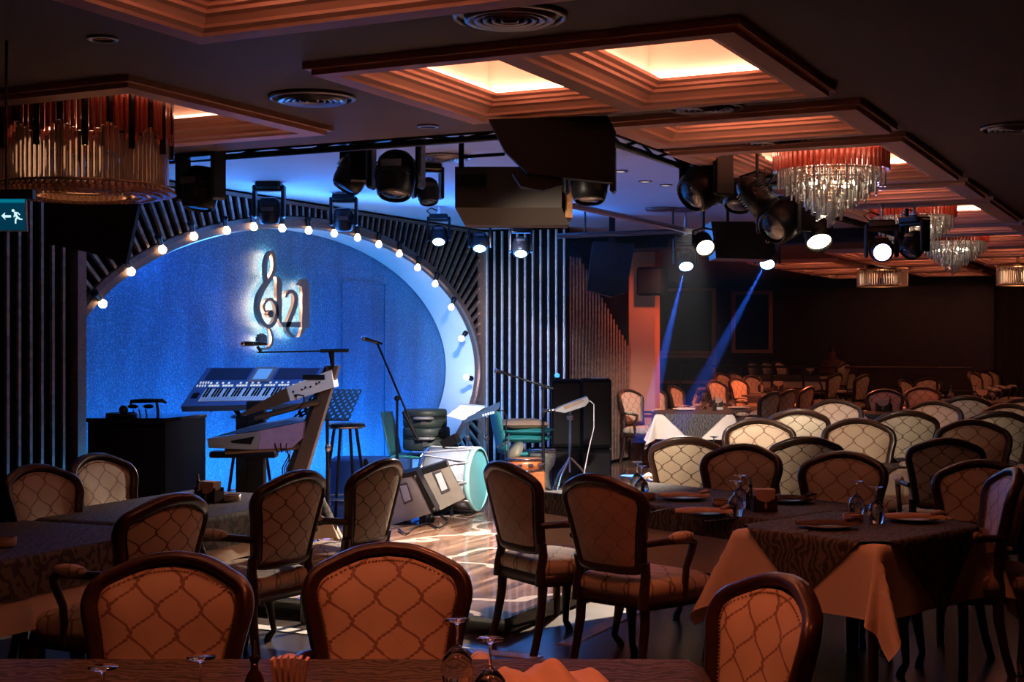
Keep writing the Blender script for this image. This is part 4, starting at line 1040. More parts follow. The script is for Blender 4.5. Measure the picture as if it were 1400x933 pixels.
# ---------------------------------------------------------------- stage instruments (stage floor at z = .1)
ZS = .10
M['kbd'] = mat('blue_black_keyboard_case', (.05, .13, .34), .3, coat=.3)
M['kbd2'] = mat('dark_keyboard_panel', (.012, .035, .09), .35)
M['silver'] = mat('silver_grey_case', (.26, .26, .28), .35, .3)
M['brownmet'] = mat('champagne_metal', (.11, .07, .05), .4, .5)
M['white'] = mat('white_plastic', (.85, .85, .86), .35)
M['screen'] = mat('display_glass', (.10, .22, .45), .15, coat=.5, emit=(.15, .45, .95), es=.5)
M['button'] = emi('lit_white_button', (.75, .88, 1), .8)
M['teal'] = M['teal']; M['tealp'] = mat('teal_plastic', (.03, .20, .22), .45)
M['wedge'] = mat('worn_grey_cabinet', (.36, .33, .31), .6, var=.25, scale=9)
M['wedge2'] = mat('worn_brown_cabinet', (.26, .22, .18), .6, var=.25, scale=9)
M['drumshell'] = mat('pearl_drum_shell', (.55, .62, .72), .2, .3, var=.3, scale=7)
M['drumhead'] = mat('cyan_drum_head', (.20, .62, .66), .25, var=.2, scale=4, coat=.4)
M['case'] = mat('ribbed_dark_case', (.02, .032, .03), .5, var=.3, scale=12)
M['cush'] = mat('tan_cushion', (.20, .135, .085), .5, var=.2, scale=10); M['cush2'] = mat('teal_cushion', (.01, .14, .15), .5, var=.3, scale=9)
M['orange'] = mat('orange_brown_wood', (.42, .11, .035), .35, var=.4, scale=5)
M['bluecase'] = mat('navy_cabinet', (.02, .06, .20), .35)
M['pad'] = mat('grey_rubber_pad', (.45, .5, .55), .5)
DEG = R

# black cabinet at the left
f = FR('black_cabinet', 178, 10.6, ZS, 'tall black cabinet with a dark blue side at the left end of the stage', 'cabinet')
w0, w1, h = f.x(120), f.x(226), f.z(572)
b = MB(); V = [(w0, 0), (w1, 0), (f.x(252)*1.06, .62), (w0*1.06+.15, .62)]
b.prism(V, h-.03); b.build('body', M['bluecab'], f.o)
b = MB(); V2 = [(w0-.01, -.012), (w1+.004, -.012), (V[2][0]+.01, .632), (V[3][0]-.01, .632)]; b.prism(V2, .03, z0=h-.03); b.build('cabinet_top', M['blackg'], f.o)
b = MB(); b.box(((w0+w1)/2, -.008, h/2), (w1-w0-.06, .012, h-.15)); b.build('front_panel', M['blackmat'], f.o)
g = FR('round_black_case', 166, 10.75, ZS+h, 'flat round black case lying on the left of the black cabinet top', 'case')
b = MB(); b.lathe([(.001, 0), (.115, 0), (.12, .008), (.118, .028), (.001, .03)], 26); b.build('body', M['black'], g.o); b = MB(); b.lathe([(.112, .0285), (.116, .034), (.11, .034)], 26); b.build('rim', M['grey'], g.o)
g = FR('microphone_ball', 170, 10.66, ZS+h+.03, 'round black foam ball resting on the flat case of the cabinet', 'foam ball')
MB().ball((0, -.02, .032), .036, 12).build('foam', M['black'], g.o); MB().tube([(0, .0, .02), (0, .06, .006)], .008, 6).build('stub', M['black'], g.o)
g = FR('headphones', 198, 10.9, ZS+h, 'black headphones with raised band standing on the cabinet top', 'headphones')
b = MB(); b.tube([g.p(177, 552, .05), g.p(180, 549, 0), g.p(200, 548, -.03), g.p(222, 548, 0), g.p(224, 551, .05)], [.014, .016, .018, .016, .012], 8); b.build('headband', M['blackg'], g.o)
for px in (182, 203): MB().ball(g.p(px, 556, 0), .03, 10, sc=(1.5, 1, .6)).build('ear_pad', M['black'], g.o)
b = MB(); b.tube([g.p(214, 550), g.p(216, 560), (g.x(216), 0, .0)], .012, 8)
for q in (182, 190, 199): b.tube([g.p(q, 560), (g.x(q+2), 0, .0)], .006, 6)
b.build('stand', M['grey'], g.o)

def stool(px, top, d, label, r=.17, legs=(45, 135, 225, 315), yaw=0):
    f = FR('bar_stool', px, d, ZS, label, 'stool', 'round stools behind the keyboards', yaw); h = HC+(YH-top)*f.k-ZS
    s = MB(); s.lathe([(.001, h-.055), (r*.9, h-.055), (r, h-.045), (r*1.02, h-.025), (r*.95, h-.008), (.001, h)], 24); s.build('seat', M['blackg'], f.o)
    s = MB(); s.lathe([(r*1.0, h-.05), (r*1.035, h-.045), (r*1.03, h-.035)], 24); s.build('seat_rim', M['chrome'], f.o)
    for a in legs:
        a = R(a); MB().tube([(r*.6*cos(a), r*.6*sin(a), h-.055), (r*1.35*cos(a), r*1.35*sin(a), 0)], .014, 8).build('leg', M['black'], f.o)
    q = MB(); rr = r*1.15; q.tube([(rr*cos(2*PI*i/28), rr*sin(2*PI*i/28), h*.27) for i in range(28)], .009, 6, closed=True); q.build('foot_ring', M['chrome'], f.o)
stool(251, 603, 11.6, 'round stool just right of the black cabinet')
stool(472, 577, 12.0, 'round stool with chrome rim behind the music stand', yaw=15)
stool(342, 566, 12.4, 'round stool behind the two keyboards, its seat hidden by them', yaw=20)

# arranger keyboard (keys towards the camera)
def arranger():
    f = FR('arranger_keyboard', 345, 11.0, ZS, 'large blue-lit keyboard with display whose keys face the camera', 'keyboard')
    # plane: u across, v up the sloped face; corners from the photo
    yA, yB = 0, .26
    A, B_, C, D = f.p(247, 556, yA), f.p(412, 552, yA), f.p(443, 503, yB), f.p(283, 503, yB)
    # unforeshorten back corners for their greater depth
    def fix(px, py, y): k = (f.d+y)/FPX; return Vector(((px-700)*k-(f.px-700)*f.k, y, HC+(YH-py)*k-f.base))
    C, D = fix(443, 503, yB), fix(283, 503, yB)
    nrm = (B_-A).cross(D-A).normalized()
    if nrm.y > 0: nrm = -nrm
    P = lambda u, v, o=0: (A.lerp(B_, u)).lerp(D.lerp(C, u), v)+nrm*o
    def slab(mb, u0, u1, v0, v1, o0, o1, mi=0):
        V = [P(u0, v0, o0), P(u1, v0, o0), P(u1, v1, o0), P(u0, v1, o0), P(u0, v0, o1), P(u1, v0, o1), P(u1, v1, o1), P(u0, v1, o1)]
        mb.add(V, [(0, 1, 2, 3), (4, 7, 6, 5), (0, 4, 5, 1), (1, 5, 6, 2), (2, 6, 7, 3), (3, 7, 4, 0)], mi)
    b = MB(); slab(b, 0, 1, 0, 1, -.07, 0); b.build('case', M['kbd'], f.o)
    kb = MB(); slab(kb, .12, .97, .10, .42, 0, .010); kk = kb.build('white_keys', M['white'], f.o)
    bk = MB()
    for i in range(36):
        if i % 7 in (2, 6): continue
        u = .12+.85*(i+.72)/36; slab(bk, u, u+.013, .21, .42, .010, .020)
    for i in range(37):
        u = .12+.85*i/36; slab(bk, u-.0012, u+.0012, .10, .21, .0098, .0108)
    bk.build('black_keys', M['black'], f.o)
    for u0, u1, nm in ((.05, .40, 'speaker_panel'), (.63, .97, 'speaker_panel')):
        q = MB(); slab(q, u0, u1, .68, .97, .0, .008); q.build(nm, M['kbd2'], f.o)
    q = MB(); slab(q, .43, .61, .60, .99, 0, .014); s = q.build('display_frame', M['silver'], f.o)
    q = MB(); slab(q, .46, .58, .66, .93, .014, .017); q.build('display', M['screen'], s)
    q = MB()
    for r_, (v0, n_) in enumerate(((.50, 34), (.57, 16))):
        for i in range(n_):
            if i % 5 == 4: continue
            u = .12+.80*i/n_; slab(q, u, u+.017-.003*r_, v0, v0+.035, 0, .006)
    for i in range(8): slab(q, .02+.011*i, .028+.011*i, .50+.08*(i % 2), .545+.08*(i % 2), 0, .006)
    q.build('buttons', M['button'], f.o)
    q = MB(); slab(q, .04, .09, .20, .32, 0, .012); q.build('joystick', M['black'], f.o)
    for i, u in enumerate((.44, .52, .60)):
        c = P(u, 1.02, 0); MB().lathe([(.001, 0), (.018, 0), (.018, .05), (.014, .055), (.014, .07), (.001, .07)], 12, 0, Matrix.Translation(c)).build('cup', M['kbd2'] if i else M['grey'], f.o) if False else None
    # column stand
    q = MB(); q.box(((A.x+B_.x)/2+.02, .16, .50), (.17, .10, .98), bev=.01)
    q.build('stand_column', M['black'], f.o)
    q = MB()
    for u in (.22, .74):
        a = P(u, .05, -.085); c = P(u, .9, -.085); q.tube([a, c], .02, 8); q.tube([P(u, .5, -.09), ((A.x+B_.x)/2+.02, .16, .92)], .02, 8)
    q.build('stand_arm', M['black'], f.o)
    q = MB(); q.box(((A.x+B_.x)/2+.02, .16, .02), (.75, .40, .04), bev=.01); q.build('stand_base', M['black'], f.o)
    return f, P
f, P = arranger()
for k, u in enumerate((.44, .505, .585)):
    c = f.o.matrix_basis @ P(u, .97, .01) if False else None
# keyboards on the slanted stand, seen from their end and rear
def sidekeys(name, label, side, rear, y0, y1, trim):
    f = FR(name, 380, 9.9, ZS, label, 'keyboard')
    return f
f = FR('keyboard_stand', 430, 10.1, ZS, 'slanted bronze-coloured keyboard stand column leaning right', 'keyboard stand')
b = MB(); f.poly(b, [(392, 655), (416, 655), (463, 500), (447, 500)], -.02, .14); b.build('column', M['brownmet'], f.o)
b = MB(); f.poly(b, [(388, 655), (396, 655), (447, 506), (445, 500)], -.035, .15); b.build('column_edge', M['black'], f.o)
b = MB(); b.tube([f.p(350, 572, -.05), f.p(436, 549, -.05)], .022, 8, mi=0); b.tube([f.p(350, 572, .42), f.p(436, 549, .30)], .022, 8); b.tube([f.p(436, 549, -.05), f.p(436, 549, .3)], .02, 8); b.build('upper_arm', M['brownmet'], f.o)
b = MB(); b.tube([f.p(310, 617, -.05), f.p(408, 611, -.05)], .022, 8); b.tube([f.p(310, 617, .42), f.p(408, 611, .30)], .022, 8); b.tube([f.p(408, 611, -.05), f.p(408, 611, .3)], .02, 8); b.build('lower_arm', M['brownmet'], f.o)
b = MB(); b.box((f.x(372), .10, .02), (.95, .10, .04)); b.box((f.x(402), .10, .02), (.10, .75, .04)); b.tube([f.p(400, 655, .06), (f.x(398), .06, .03)], .045, 4); b.build('base', M['black'], f.o)
f = FR('synthesizer', 395, 10.0, ZS, 'upper keyboard on the slanted stand, bronze end cheek and white rear with sockets', 'keyboard')
b = MB(); f.poly(b, [(327, 567), (391, 530), (396, 549), (334, 569)], .0, .03); b.build('end_cheek', M['brownmet'], f.o)
b = MB(); V = [f.p(391, 530, .0), f.p(396, 549, .0), f.p(447, 537, .30), f.p(447, 508, .30), f.p(402, 522, .03), f.p(455, 500, .32)]
b.add([V[0], V[1], V[2], V[3]], [(0, 1, 2, 3)]); b.add([f.p(391, 530), f.p(447, 508, .3), f.p(455, 500, .9), f.p(345, 520, .9)], [(0, 1, 2, 3)]); b.add([f.p(327, 567, .02), f.p(391, 530, .02), f.p(345, 512, .95), f.p(285, 548, .95)], [(3, 2, 1, 0)])
b.add([f.p(334, 569, .02), f.p(396, 549, .02), f.p(447, 537, .3), f.p(350, 545, .9), f.p(290, 555, .95)], [(0, 1, 2, 3, 4)])
b.v = b.v[:]; 
b = MB()
# solid body: thin wedge running away to the left
sec = [(327, 567), (391, 530), (420, 514), (430, 536), (396, 549), (334, 569)]
f.poly(b, [(391, 530), (452, 506), (456, 530), (396, 549)], .031, .30); b.build('rear_panel', M['white'], f.o)
b = MB(); f.poly(b, [(330, 565), (391, 531), (395, 547), (336, 567)], .031, .30); b.build('key_bed', M['kbd2'], f.o)
b = MB()
for px, py in ((400, 536), (404, 542), (412, 533), (417, 530), (424, 529), (432, 525), (436, 523)): b.box(f.p(px, py, .024), (.012, .012, .012))
b.box(f.p(428, 516, .024), (.16, .012, .035)); tag(b.build('socket_row', M['black'], f.o), kind='stuff')
b = MB(); b.tube([f.p(402, 541, .02), f.p(408, 540, -.03), f.p(416, 541, -.04), f.p(417, 549, -.04), f.p(412, 556, -.03), f.p(404, 560, 0)], .006, 6); b.build('cable', M['black'], f.o)
f = FR('synthesizer', 350, 9.95, ZS, 'lower keyboard on the slanted stand with a dark triangular cut-out in its grey cheek', 'keyboard')
b = MB(); f.poly(b, [(283, 600), (353, 590), (356, 594), (351, 615), (285, 613)], 0, .03); c = b.build('end_cheek', M['silver'], f.o)
b = MB(); f.poly(b, [(315, 603), (348, 597), (343, 608), (317, 606)], -.004, .0); b.build('cut_out', M['blackmat'], c)
b = MB(); f.poly(b, [(353, 590), (415, 577), (412, 600), (398, 613), (352, 615)], .031, .30); b.build('rear_panel', mat('violet_grey_panel', (.32, .22, .40), .35, var=.35, scale=14), f.o)
b = MB(); f.poly(b, [(287, 599), (353, 589), (412, 576), (390, 575), (340, 584)], .031, .45); b.build('key_bed', M['kbd'], f.o)
b = MB()
for k_ in range(3): b.tube([f.p(375+8*k_, 607, .02), f.p(380+6*k_, 618, -.04), f.p(390+4*k_, 614, -.03), f.p(396, 622+6*k_, -.02), f.p(386+3*k_, 640, 0), (f.x(392), 0, .01)], .005, 6)
b.build('cable', M['black'], f.o)
f = FR('keyboard_support', 349, 10.6, ZS, 'black column and cross plate below the lower keyboard', 'keyboard stand')
b = MB(); b.box((f.x(349), .05, f.z(650)), (.14, .10, f.z(650)*2), bev=.01); b.build('column', M['black'], f.o)
b = MB(); b.box((f.x(332), .05, f.z(622)), (f.x(378)-f.x(287), .14, .05), bev=.01); b.build('cross_plate', M['black'], f.o)
b = MB(); b.box((0, .05, .02), (.7, .35, .04)); b.build('base', M['black'], f.o)

# microphones
def mic(mb_parent, p, d, r=.022, L=.17, col='chrome'):
    T = axM(p, d); b = MB(); b.ball((0, 0, 0), r, 12, M=None); b.v = [tuple(T @ Vector(v)) for v in b.v]; b.build('mic_grille', M[col], mb_parent)
    b = MB(); b.lathe([(.001, r*.6), (r*.85, r*.6), (r*.8, r*1.2), (r*.45, L), (.001, L)], 12, 0, T); b.build('mic_body', M['blackg'], mb_parent)
f = FR('microphone', 350, 10.0, ZS, 'microphone on a long black boom in front of the lower end of the sign', 'microphone')
mic(f.o, f.p(333, 470, 0), (1, 0, -.02), .022, .17)
b = MB(); b.tube([f.p(352, 474), f.p(357, 481)], .012, 6); b.tube([f.p(352, 482), f.p(476, 479.5)], .006, 6); b.tube([f.p(438, 480), f.p(477, 479.5)], .014, 8); b.build('boom', M['black'], f.o)
b = MB(); b.tube([f.p(453, 481), f.p(454, 491), f.p(455, 503)], [.024, .018, .014], 8); b.build('clutch', M['black'], f.o)
def mic_stand(label, mpx, mpy, tail, joint, foot_py, d, micdir, lx=None, spread=.28):
    f = FR('microphone_stand', joint[0], d, ZS, label, 'microphone stand')
    b = MB(); b.tube([f.p(*lx) if lx else f.p(mpx, mpy), f.p(*tail)], .010, 8); b.tube([f.p(*tail), f.p(*tail).lerp(f.p(mpx, mpy), .28)], .016, 8); b.build('boom', M['black'], f.o)
    b = MB(); b.tube([f.p(*joint), (0, 0, .12)], .012, 8); b.tube([(0, 0, .55), (0, 0, .12)], .017, 8); b.ball(f.p(*joint), .028, 10); b.build('pole', M['black'], f.o)
    for a in (20, 140, 260):
        MB().tube([(0, 0, .14), (spread*cos(R(a)), spread*sin(R(a)), .012)], .010, 6).build('leg', M['black'], f.o)
    mic(f.o, f.p(mpx, mpy), micdir, .024, .18)
    return f
mic_stand('tall microphone stand with a boom leaning left in front of the blue wall', 497, 463, (572, 602), (543, 545), 640, 12.6, (1, 0, -.28), (516, 470))
mic_stand('microphone stand with horizontal boom between the drum and the speaker tower', 678, 507, (756, 532), (743, 530), 668, 13.8, (1, 0, -.3), spread=.34)
# music stand
f = FR('music_stand', 447, 11.2, ZS, 'black perforated music stand behind the slanted stand', 'music stand')
def perf():
    b = MB(); A, B_, C, D = f.p(398, 574, .0), f.p(478, 574, .0), f.p(494, 533, .10), f.p(432, 532, .10)
    P = lambda u, v, o=0: (A.lerp(B_, u)).lerp(D.lerp(C, u), v)+Vector((0, o, 0))
    nu, nv = 8, 5; m = .18
    for i in range(nu):
        for j in range(nv):
            u0, u1, v0, v1 = i/nu, (i+1)/nu, j/nv, (j+1)/nv; cu, cv = (u0+u1)/2, (v0+v1)/2; n = 12; ru, rv = .20/nu, .24/nv
            O = []; I = []
            for k in range(n):
                a = 2*PI*k/n; ca, sa = cos(a), sin(a); q = max(abs(ca), abs(sa))
                O.append(P(cu+.5/nu*ca/q, cv+.5/nv*sa/q)); I.append(P(cu+ru*ca, cv+rv*sa))
            b.add(O+I, [(k, (k+1) % n, n+(k+1) % n, n+k) for k in range(n)])
            b.add([p+Vector((0, .004, 0)) for p in O+I], [(n+k, n+(k+1) % n, (k+1) % n, k) for k in range(n)])
    b.build('desk', M['black'], f.o)
    b = MB(); b.box(P(.5, -.01, -.02), (f.x(478)-f.x(398), .05, .012)); b.build('ledge', M['black'], f.o)
perf()
b = MB(); b.tube([f.p(446, 560, .06), (0, .06, .12)], .014, 8); b.tube([(0, .06, .55), (0, .06, .12)], .019, 8); b.build('pole', M['black'], f.o)
for a in (20, 140, 260): MB().tube([(0, .06, .16), (.26*cos(R(a)), .06+.26*sin(R(a)), .01)], .010, 6).build('leg', M['black'], f.o)
MB().ball((0, .06, f.z(613)), .028, 10, sc=(1, 1, 1.4)).build('clamp', M['chrome'], f.o)

# navy cabinet lying at the back, dark dome on it
f = FR('floor_cabinet', 505, 13.6, ZS, 'low navy cabinet with a grip slot behind the armchairs', 'cabinet')
b = MB(); b.box((0, .2, f.z(628)/2), (f.x(562)-f.x(452), .4, f.z(628)), bev=.02); b.build('body', M['bluecase'], f.o)
b = MB(); b.ball((f.x(500), -.0, f.z(634)), .05, 10, sc=(.5, .2, 1)); b.build('grip_slot', M['blackmat'], f.o)

def plastic_chair(px, d, yaw, label, seat_h=.46):
    f = FR('plastic_chair', px, d, ZS, label, 'chair', None, yaw); m = M['tealp']
    b = MB(); b.box((0, 0, seat_h-.02), (.44, .44, .035), bev=.015); b.build('seat', m, f.o)
    b = MB(); rows = []
    for j in range(9):
        z = seat_h-.02+j*.055; w = .21+.012*sin(j*.5); y = -.21-.012*j
        rows.append([Vector((w*(2*i/6-1), y-.03*(1-(2*i/6-1)**2), z)) for i in range(7)])
    V = [p for r_ in rows for p in r_]; V += [p+Vector((0, -.018, 0)) for p in V]; n = 63; F = []
    for j in range(8):
        for i in range(6): a = j*7+i; F += [(a, a+1, a+8, a+7), (n+a, n+a+7, n+a+8, n+a+1)]
    for j in range(8):
        F += [(j*7, (j+1)*7, n+(j+1)*7, n+j*7), (j*7+6, n+j*7+6, n+(j+1)*7+6, (j+1)*7+6)]
    for i in range(6): F += [(56+i, 57+i, n+57+i, n+56+i), (i, n+i, n+i+1, i+1)]
    b.add(V, F, 0, True); b.build('backrest', m, f.o)
    for sx in (-1, 1):
        for sy in (-1, 1): MB().tube([(sx*.18, sy*.18, seat_h-.03), (sx*.21, sy*.22, 0)], .016, 8).build('leg', m if False else M['bluecase'], f.o)
    return f
plastic_chair(570, 14.0, 100, 'teal plastic chair carrying two round drum cases')
plastic_chair(716, 14.4, 75, 'teal plastic chair stacked with cushions')
def drumcase(px, top, bot, d, r, label):
    f = FR('drum_case', px, d, 0, label, 'drum case', 'round black drum cases on the teal chair'); z0, z1 = f.z(bot), f.z(top)
    f.o.location.z = z0; h = z1-z0
    b = MB(); b.lathe([(.001, 0), (r*.96, 0), (r, .02), (r, h*.46), (r*.985, h*.47), (r*.985, h*.50), (r, h*.51), (r, h-.02), (r*.96, h), (.001, h)], 30); b.build('body', M['case'], f.o)
    b = MB(); b.lathe([(r*1.0, h*.60), (r*1.012, h*.62), (r*1.012, h*.66), (r, h*.68)], 30); b.build('lid_band', M['black'], f.o)
    b = MB(); b.tube([(-.09, -r*.99, h*.55), (-.07, -r-.045, h*.56), (.07, -r-.045, h*.56), (.09, -r*.99, h*.55)], [.012, .016, .016, .012], 8); b.build('handle', M['silver'], f.o)
    b = MB(); b.box((.0, -r-.004, h*.35), (.05, .02, h*.3)); b.build('latch', M['grey'], f.o)
drumcase(583, 584, 615, 13.9, .235, 'lower and larger of the two round drum cases on the teal chair')
drumcase(581, 560, 584, 13.9, .22, 'upper of the two round drum cases on the teal chair')
def cushion(px, top, bot, d, w, m, label, rz=0):
    f = FR('cushion', px, d, 0, label, 'cushion', 'cushions stacked on the teal chair', rz); z0 = f.z(bot); h = f.z(top)-z0; f.o.location.z = z0
    n = 16; V = []; F = []
    for s in (1, -1):
        for i in range(n+1):
            for j in range(n+1):
                u, v = 2*i/n-1, 2*j/n-1; e = (max(0, 1-u**4)*max(0, 1-v**4))**.45; q = 1-.06*(1-abs(u)*abs(v))*(abs(u)**6+abs(v)**6)
                V.append((u*w/2*q, v*w/2*q, h/2+s*h/2*e))
    for s in (0, 1):
        o = s*(n+1)**2
        for i in range(n):
            for j in range(n):
                a = o+i*(n+1)+j; Q = (a, a+n+1, a+n+2, a+1); F.append(Q if s == 0 else Q[::-1])
    b = MB(); b.add(V, F, 0, True); b.build('cover', m, f.o)
    b = MB(); b.tube([(w/2*u, w/2*v, h/2) for u, v in ((-1, -1), (-.5, -.95), (.5, -.95), (1, -1), (.95, 0), (1, 1), (.5, .95), (-.5, .95), (-1, 1), (-.95, 0))], .006, 6, closed=True); b.build('piping', m, f.o)
cushion(722, 593, 605, 14.3, .46, M['cush2'], 'lowest dark teal cushion on the teal chair', 5)
cushion(722, 584, 594, 14.3, .45, M['cush2'], 'middle teal cushion on the teal chair', 12)
cushion(716, 573, 586, 14.3, .47, M['cush'], 'tan cushion on top of the teal ones', -8)

# big drum lying on its side
d = 12.95; c = cf((652-700)/FPX*d, d, ZS); o = empty('bass_drum', c, head(108), 'large pearl drum lying on its side with a glowing cyan head', 'drum')
r = .30; T = Matrix.Translation((0, 0, r+.005)) @ Matrix.Rotation(R(-90), 4, 'X')   # axis along local +Y
b = MB(); b.lathe([(r*.93, -.46), (r*.955, -.46), (r*.955, .0), (r*.93, 0)], 40, 0, T); b.build('shell', M['drumshell'], o)
for q, nm in ((0, 'hoop'), (-.46, 'hoop')):
    b = MB(); b.lathe([(r*.95, q-.025), (r*1.0, q-.025), (r*1.0, q+.025), (r*.94, q+.025)], 40, 0, T); b.build(nm, M['chrome'] if q else mat('pale_cyan_hoop', (.4, .75, .78), .3), o)
b = MB(); b.lathe([(.001, .012), (r*.945, .008)], 40, 0, T); b.build('drum_head', M['drumhead'], o)
b = MB(); b.lathe([(.001, -.472), (r*.945, -.468)], 40, 0, T); b.build('drum_head', M['white'], o)
for i in range(10):
    a = 2*PI*i/10
    b = MB(); b.tube([T @ Vector((r*1.02*cos(a), r*1.02*sin(a), .01)), T @ Vector((r*.99*cos(a+.25), r*.99*sin(a+.25), -.46))], .006, 6); b.tube([T @ Vector((r*1.02*cos(a), r*1.02*sin(a), .01)), T @ Vector((r*.99*cos(a-.25), r*.99*sin(a-.25), -.46))], .006, 6); b.build('tension_rod', M['plate'], o)
b = MB(); b.box((.0, -.26, 2*r+.05), (.10, .16, .09), M=Matrix.Rotation(.5, 3, 'X')); b.tube([(0, -.2, 2*r-.02), (0, -.22, 2*r+.06)], .02, 8); b.build('pickup_box', M['black'], o)

# two floor monitors
def sidemon(d, face, strip, top, plate_, label, m):
    f = FR('floor_monitor', face[0][0], d, ZS, label, 'monitor speaker', 'floor monitor speakers at the stage front')
    b = MB(); f.poly(b, face, 0, .42); c = b.build('cabinet', m, f.o)
    b = MB(); f.poly(b, strip, -.008, .40); b.build('grille', M['black'], f.o)
    b = MB(); f.poly(b, top, -.006, .41); b.build('top_edge', M['black'], f.o)
    cx = sum(p[0] for p in plate_)/4; cy = sum(p[1] for p in plate_)/4
    b = MB(); f.poly(b, [(cx+(x-cx)*1.45, cy+(y-cy)*1.25) for x, y in plate_], -.010, -.001); h = b.build('handle_plate', M['grey'], f.o)
    b = MB(); f.poly(b, plate_, -.016, -.0105); b.build('handle', M['plate'], h)
    for p in (strip[0], strip[3]): MB().ball(f.p(p[0]+3, p[1]+(4 if p is strip[0] else -5), -.01), .018, 8).build('corner_bolt', M['grey'], f.o)
    x0, x1 = min(f.x(p[0]) for p in face), max(f.x(p[0]) for p in face)
    for fx in (.25, .7):
        X = x0+(x1-x0)*fx; py0, py1 = face[3][1], face[2][1]; zz = f.z(py0+(py1-py0)*fx)+.03
        for yy in (.06, .34): MB().tube([(X, yy, 0), (X, yy, max(.03, zz))], .018, 8).build('foot', M['black'], f.o)
sidemon(12.05, [(545, 651), (566, 647), (593, 701), (534, 719)], [(564, 648), (570, 646), (598, 700), (590, 702)], [(545, 649), (569, 644), (571, 650), (546, 655)], [(547, 665), (556, 663), (562, 683), (553, 687)], 'violet-lit floor monitor speaker beside the armchair, nearer of the two', M['wedge'])
sidemon(12.6, [(573, 645), (611, 634), (636, 681), (600, 699)], [(567, 647), (575, 644), (602, 698), (595, 700)], [(572, 643), (609, 631), (613, 638), (576, 650)], [(595, 649), (603, 646), (612, 668), (604, 672)], 'brown floor monitor speaker next to the big drum, farther of the two', M['wedge2'])
# cables on the stage floor
def cable(name, pts, z, label, m='black', r=.008):
    P = [pz(a, b_, z) for a, b_ in pts]; P = [tuple(p) for p in P]; P = catmull(P, 4); b = MB(); b.tube([(x, y, z) for x, y, z in P], r, 6); tag(b.build(name, M[m]), label, 'cable')
cable('cable', [(545, 724), (556, 730), (566, 722), (585, 716), (600, 722), (612, 712), (604, 704), (622, 700), (640, 704), (652, 698)], ZS+.012, 'black cable coiling on the stage floor in front of the floor monitors')
cable('cable', [(806, 660), (790, 672), (770, 668), (752, 676), (735, 672)], ZS+.012, 'cable lying at the feet of the pad stand', 'plate', .006)

# pads, hand drum, wooden box
f = FR('drum_pad', 648, 13.3, ZS, 'two-module electronic drum pad on chrome legs above the big drum', 'drum pad')
b = MB(); f.poly(b, [(610, 569), (630, 554), (663, 557), (655, 562), (634, 575)], 0, .34); b.build('pad_body', M['pad'], f.o)
b = MB(); f.poly(b, [(633, 579), (640, 570), (683, 551), (684, 556), (676, 565), (656, 572)], -.04, .26); c = b.build('control_body', M['kbd2'], f.o)
b = MB()
for k_ in range(5): b.box(f.p(661+3.4*k_, 567.6-.9*k_, -.043), (.016, .004, .020))
b.build('lettering', M['plate'], c)
b = MB()
for k_ in range(3): b.box(f.p(622+12*k_, 563+1.5*k_, .1), (.06, .16, .012))
b.build('pad_surface', M['white'], f.o)
for px in (639, 665):
    b = MB(); b.tube([f.p(px, 572, .1), (f.x(px), .1, 0)], .016, 8); b.ball(f.p(px, 600, .1), .03, 8); b.build('leg', M['chrome'], f.o)
b = MB(); b.tube([f.p(680, 560), f.p(688, 562, -.02), f.p(693, 570, -.02), f.p(691, 600, 0), f.p(690, 640, 0), (f.x(690), 0, .01)], .006, 6); b.build('cable', M['black'], f.o)
f = FR('drum_pad', 780, 13.6, ZS, 'silver drum pad tilted on a chrome tripod beside the speaker tower', 'drum pad')
b = MB(); f.poly(b, [(758, 562), (766, 557), (803, 543), (806, 549), (800, 556), (772, 565)], 0, .26); b.build('pad_body', M['silver'], f.o)
b = MB(); f.poly(b, [(770, 556), (797, 546), (799, 549), (772, 560)], -.012, -.001); b.build('pad_surface', M['cush'], f.o)
b = MB(); b.tube([f.p(780, 562, .1), (0, .1, .30)], .014, 8); b.ball(f.p(780, 572, .1), .035, 10); b.build('pole', M['chrome'], f.o)
for a in (0, 130, 235): MB().tube([(0, .1, .45), (.16*cos(R(a)), .1+.16*sin(R(a)), .28), (.30*cos(R(a)), .1+.30*sin(R(a)), .012)], .011, 6).build('leg', M['chrome'], f.o)
b = MB(); b.tube([f.p(806, 548), f.p(812, 553), f.p(812, 585), f.p(806, 610), f.p(800, 640), f.p(796, 658, 0), (f.x(797), 0, .01)], .005, 6); b.build('cable', M['plate'], f.o)
b = MB(); b.tube([f.p(758, 561), f.p(745, 562)], .016, 8); b.ball(f.p(744, 562), .022, 10); b.build('side_clamp', M['blackg'], f.o)
f = FR('wooden_box_drum', 724, 13.3, ZS, 'orange-brown wooden box drum on the stage floor under the small drum', 'box drum')
h = f.z(646); b = MB(); b.box((0, .15, h/2), (.30, .30, h), bev=.01); b.build('body', M['orange'], f.o)
b = MB(); b.lathe([(.03, 0), (.045, 0), (.045, .006), (.03, .006)], 18, 0, Matrix.Translation((.0, -.001, h*.5)) @ Matrix.Rotation(R(90), 4, 'X')); b.build('sound_hole', M['black'], f.o)
f = FR('snare_drum', 718, 13.3, ZS+h, 'shallow drum with oval lugs standing on the orange wooden box', 'drum'); hh = .125
f.o.location += Vector((FW[0]*.16, FW[1]*.16, 0))
b = MB(); b.lathe([(.001, 0), (.165, 0), (.165, hh), (.001, hh)], 30); b.build('shell', M['orange'], f.o)
for z in (.0, hh-.016):
    b = MB(); b.lathe([(.163, z), (.178, z), (.178, z+.018), (.163, z+.018)], 30); b.build('hoop', M['chrome'], f.o)
for i in range(10):
    a = 2*PI*i/10; b = MB(); b.ball((.172*cos(a), .172*sin(a), hh*.5), .028, 10, sc=(1, 1, .55)); b.build('lug', M['chrome'], f.o)
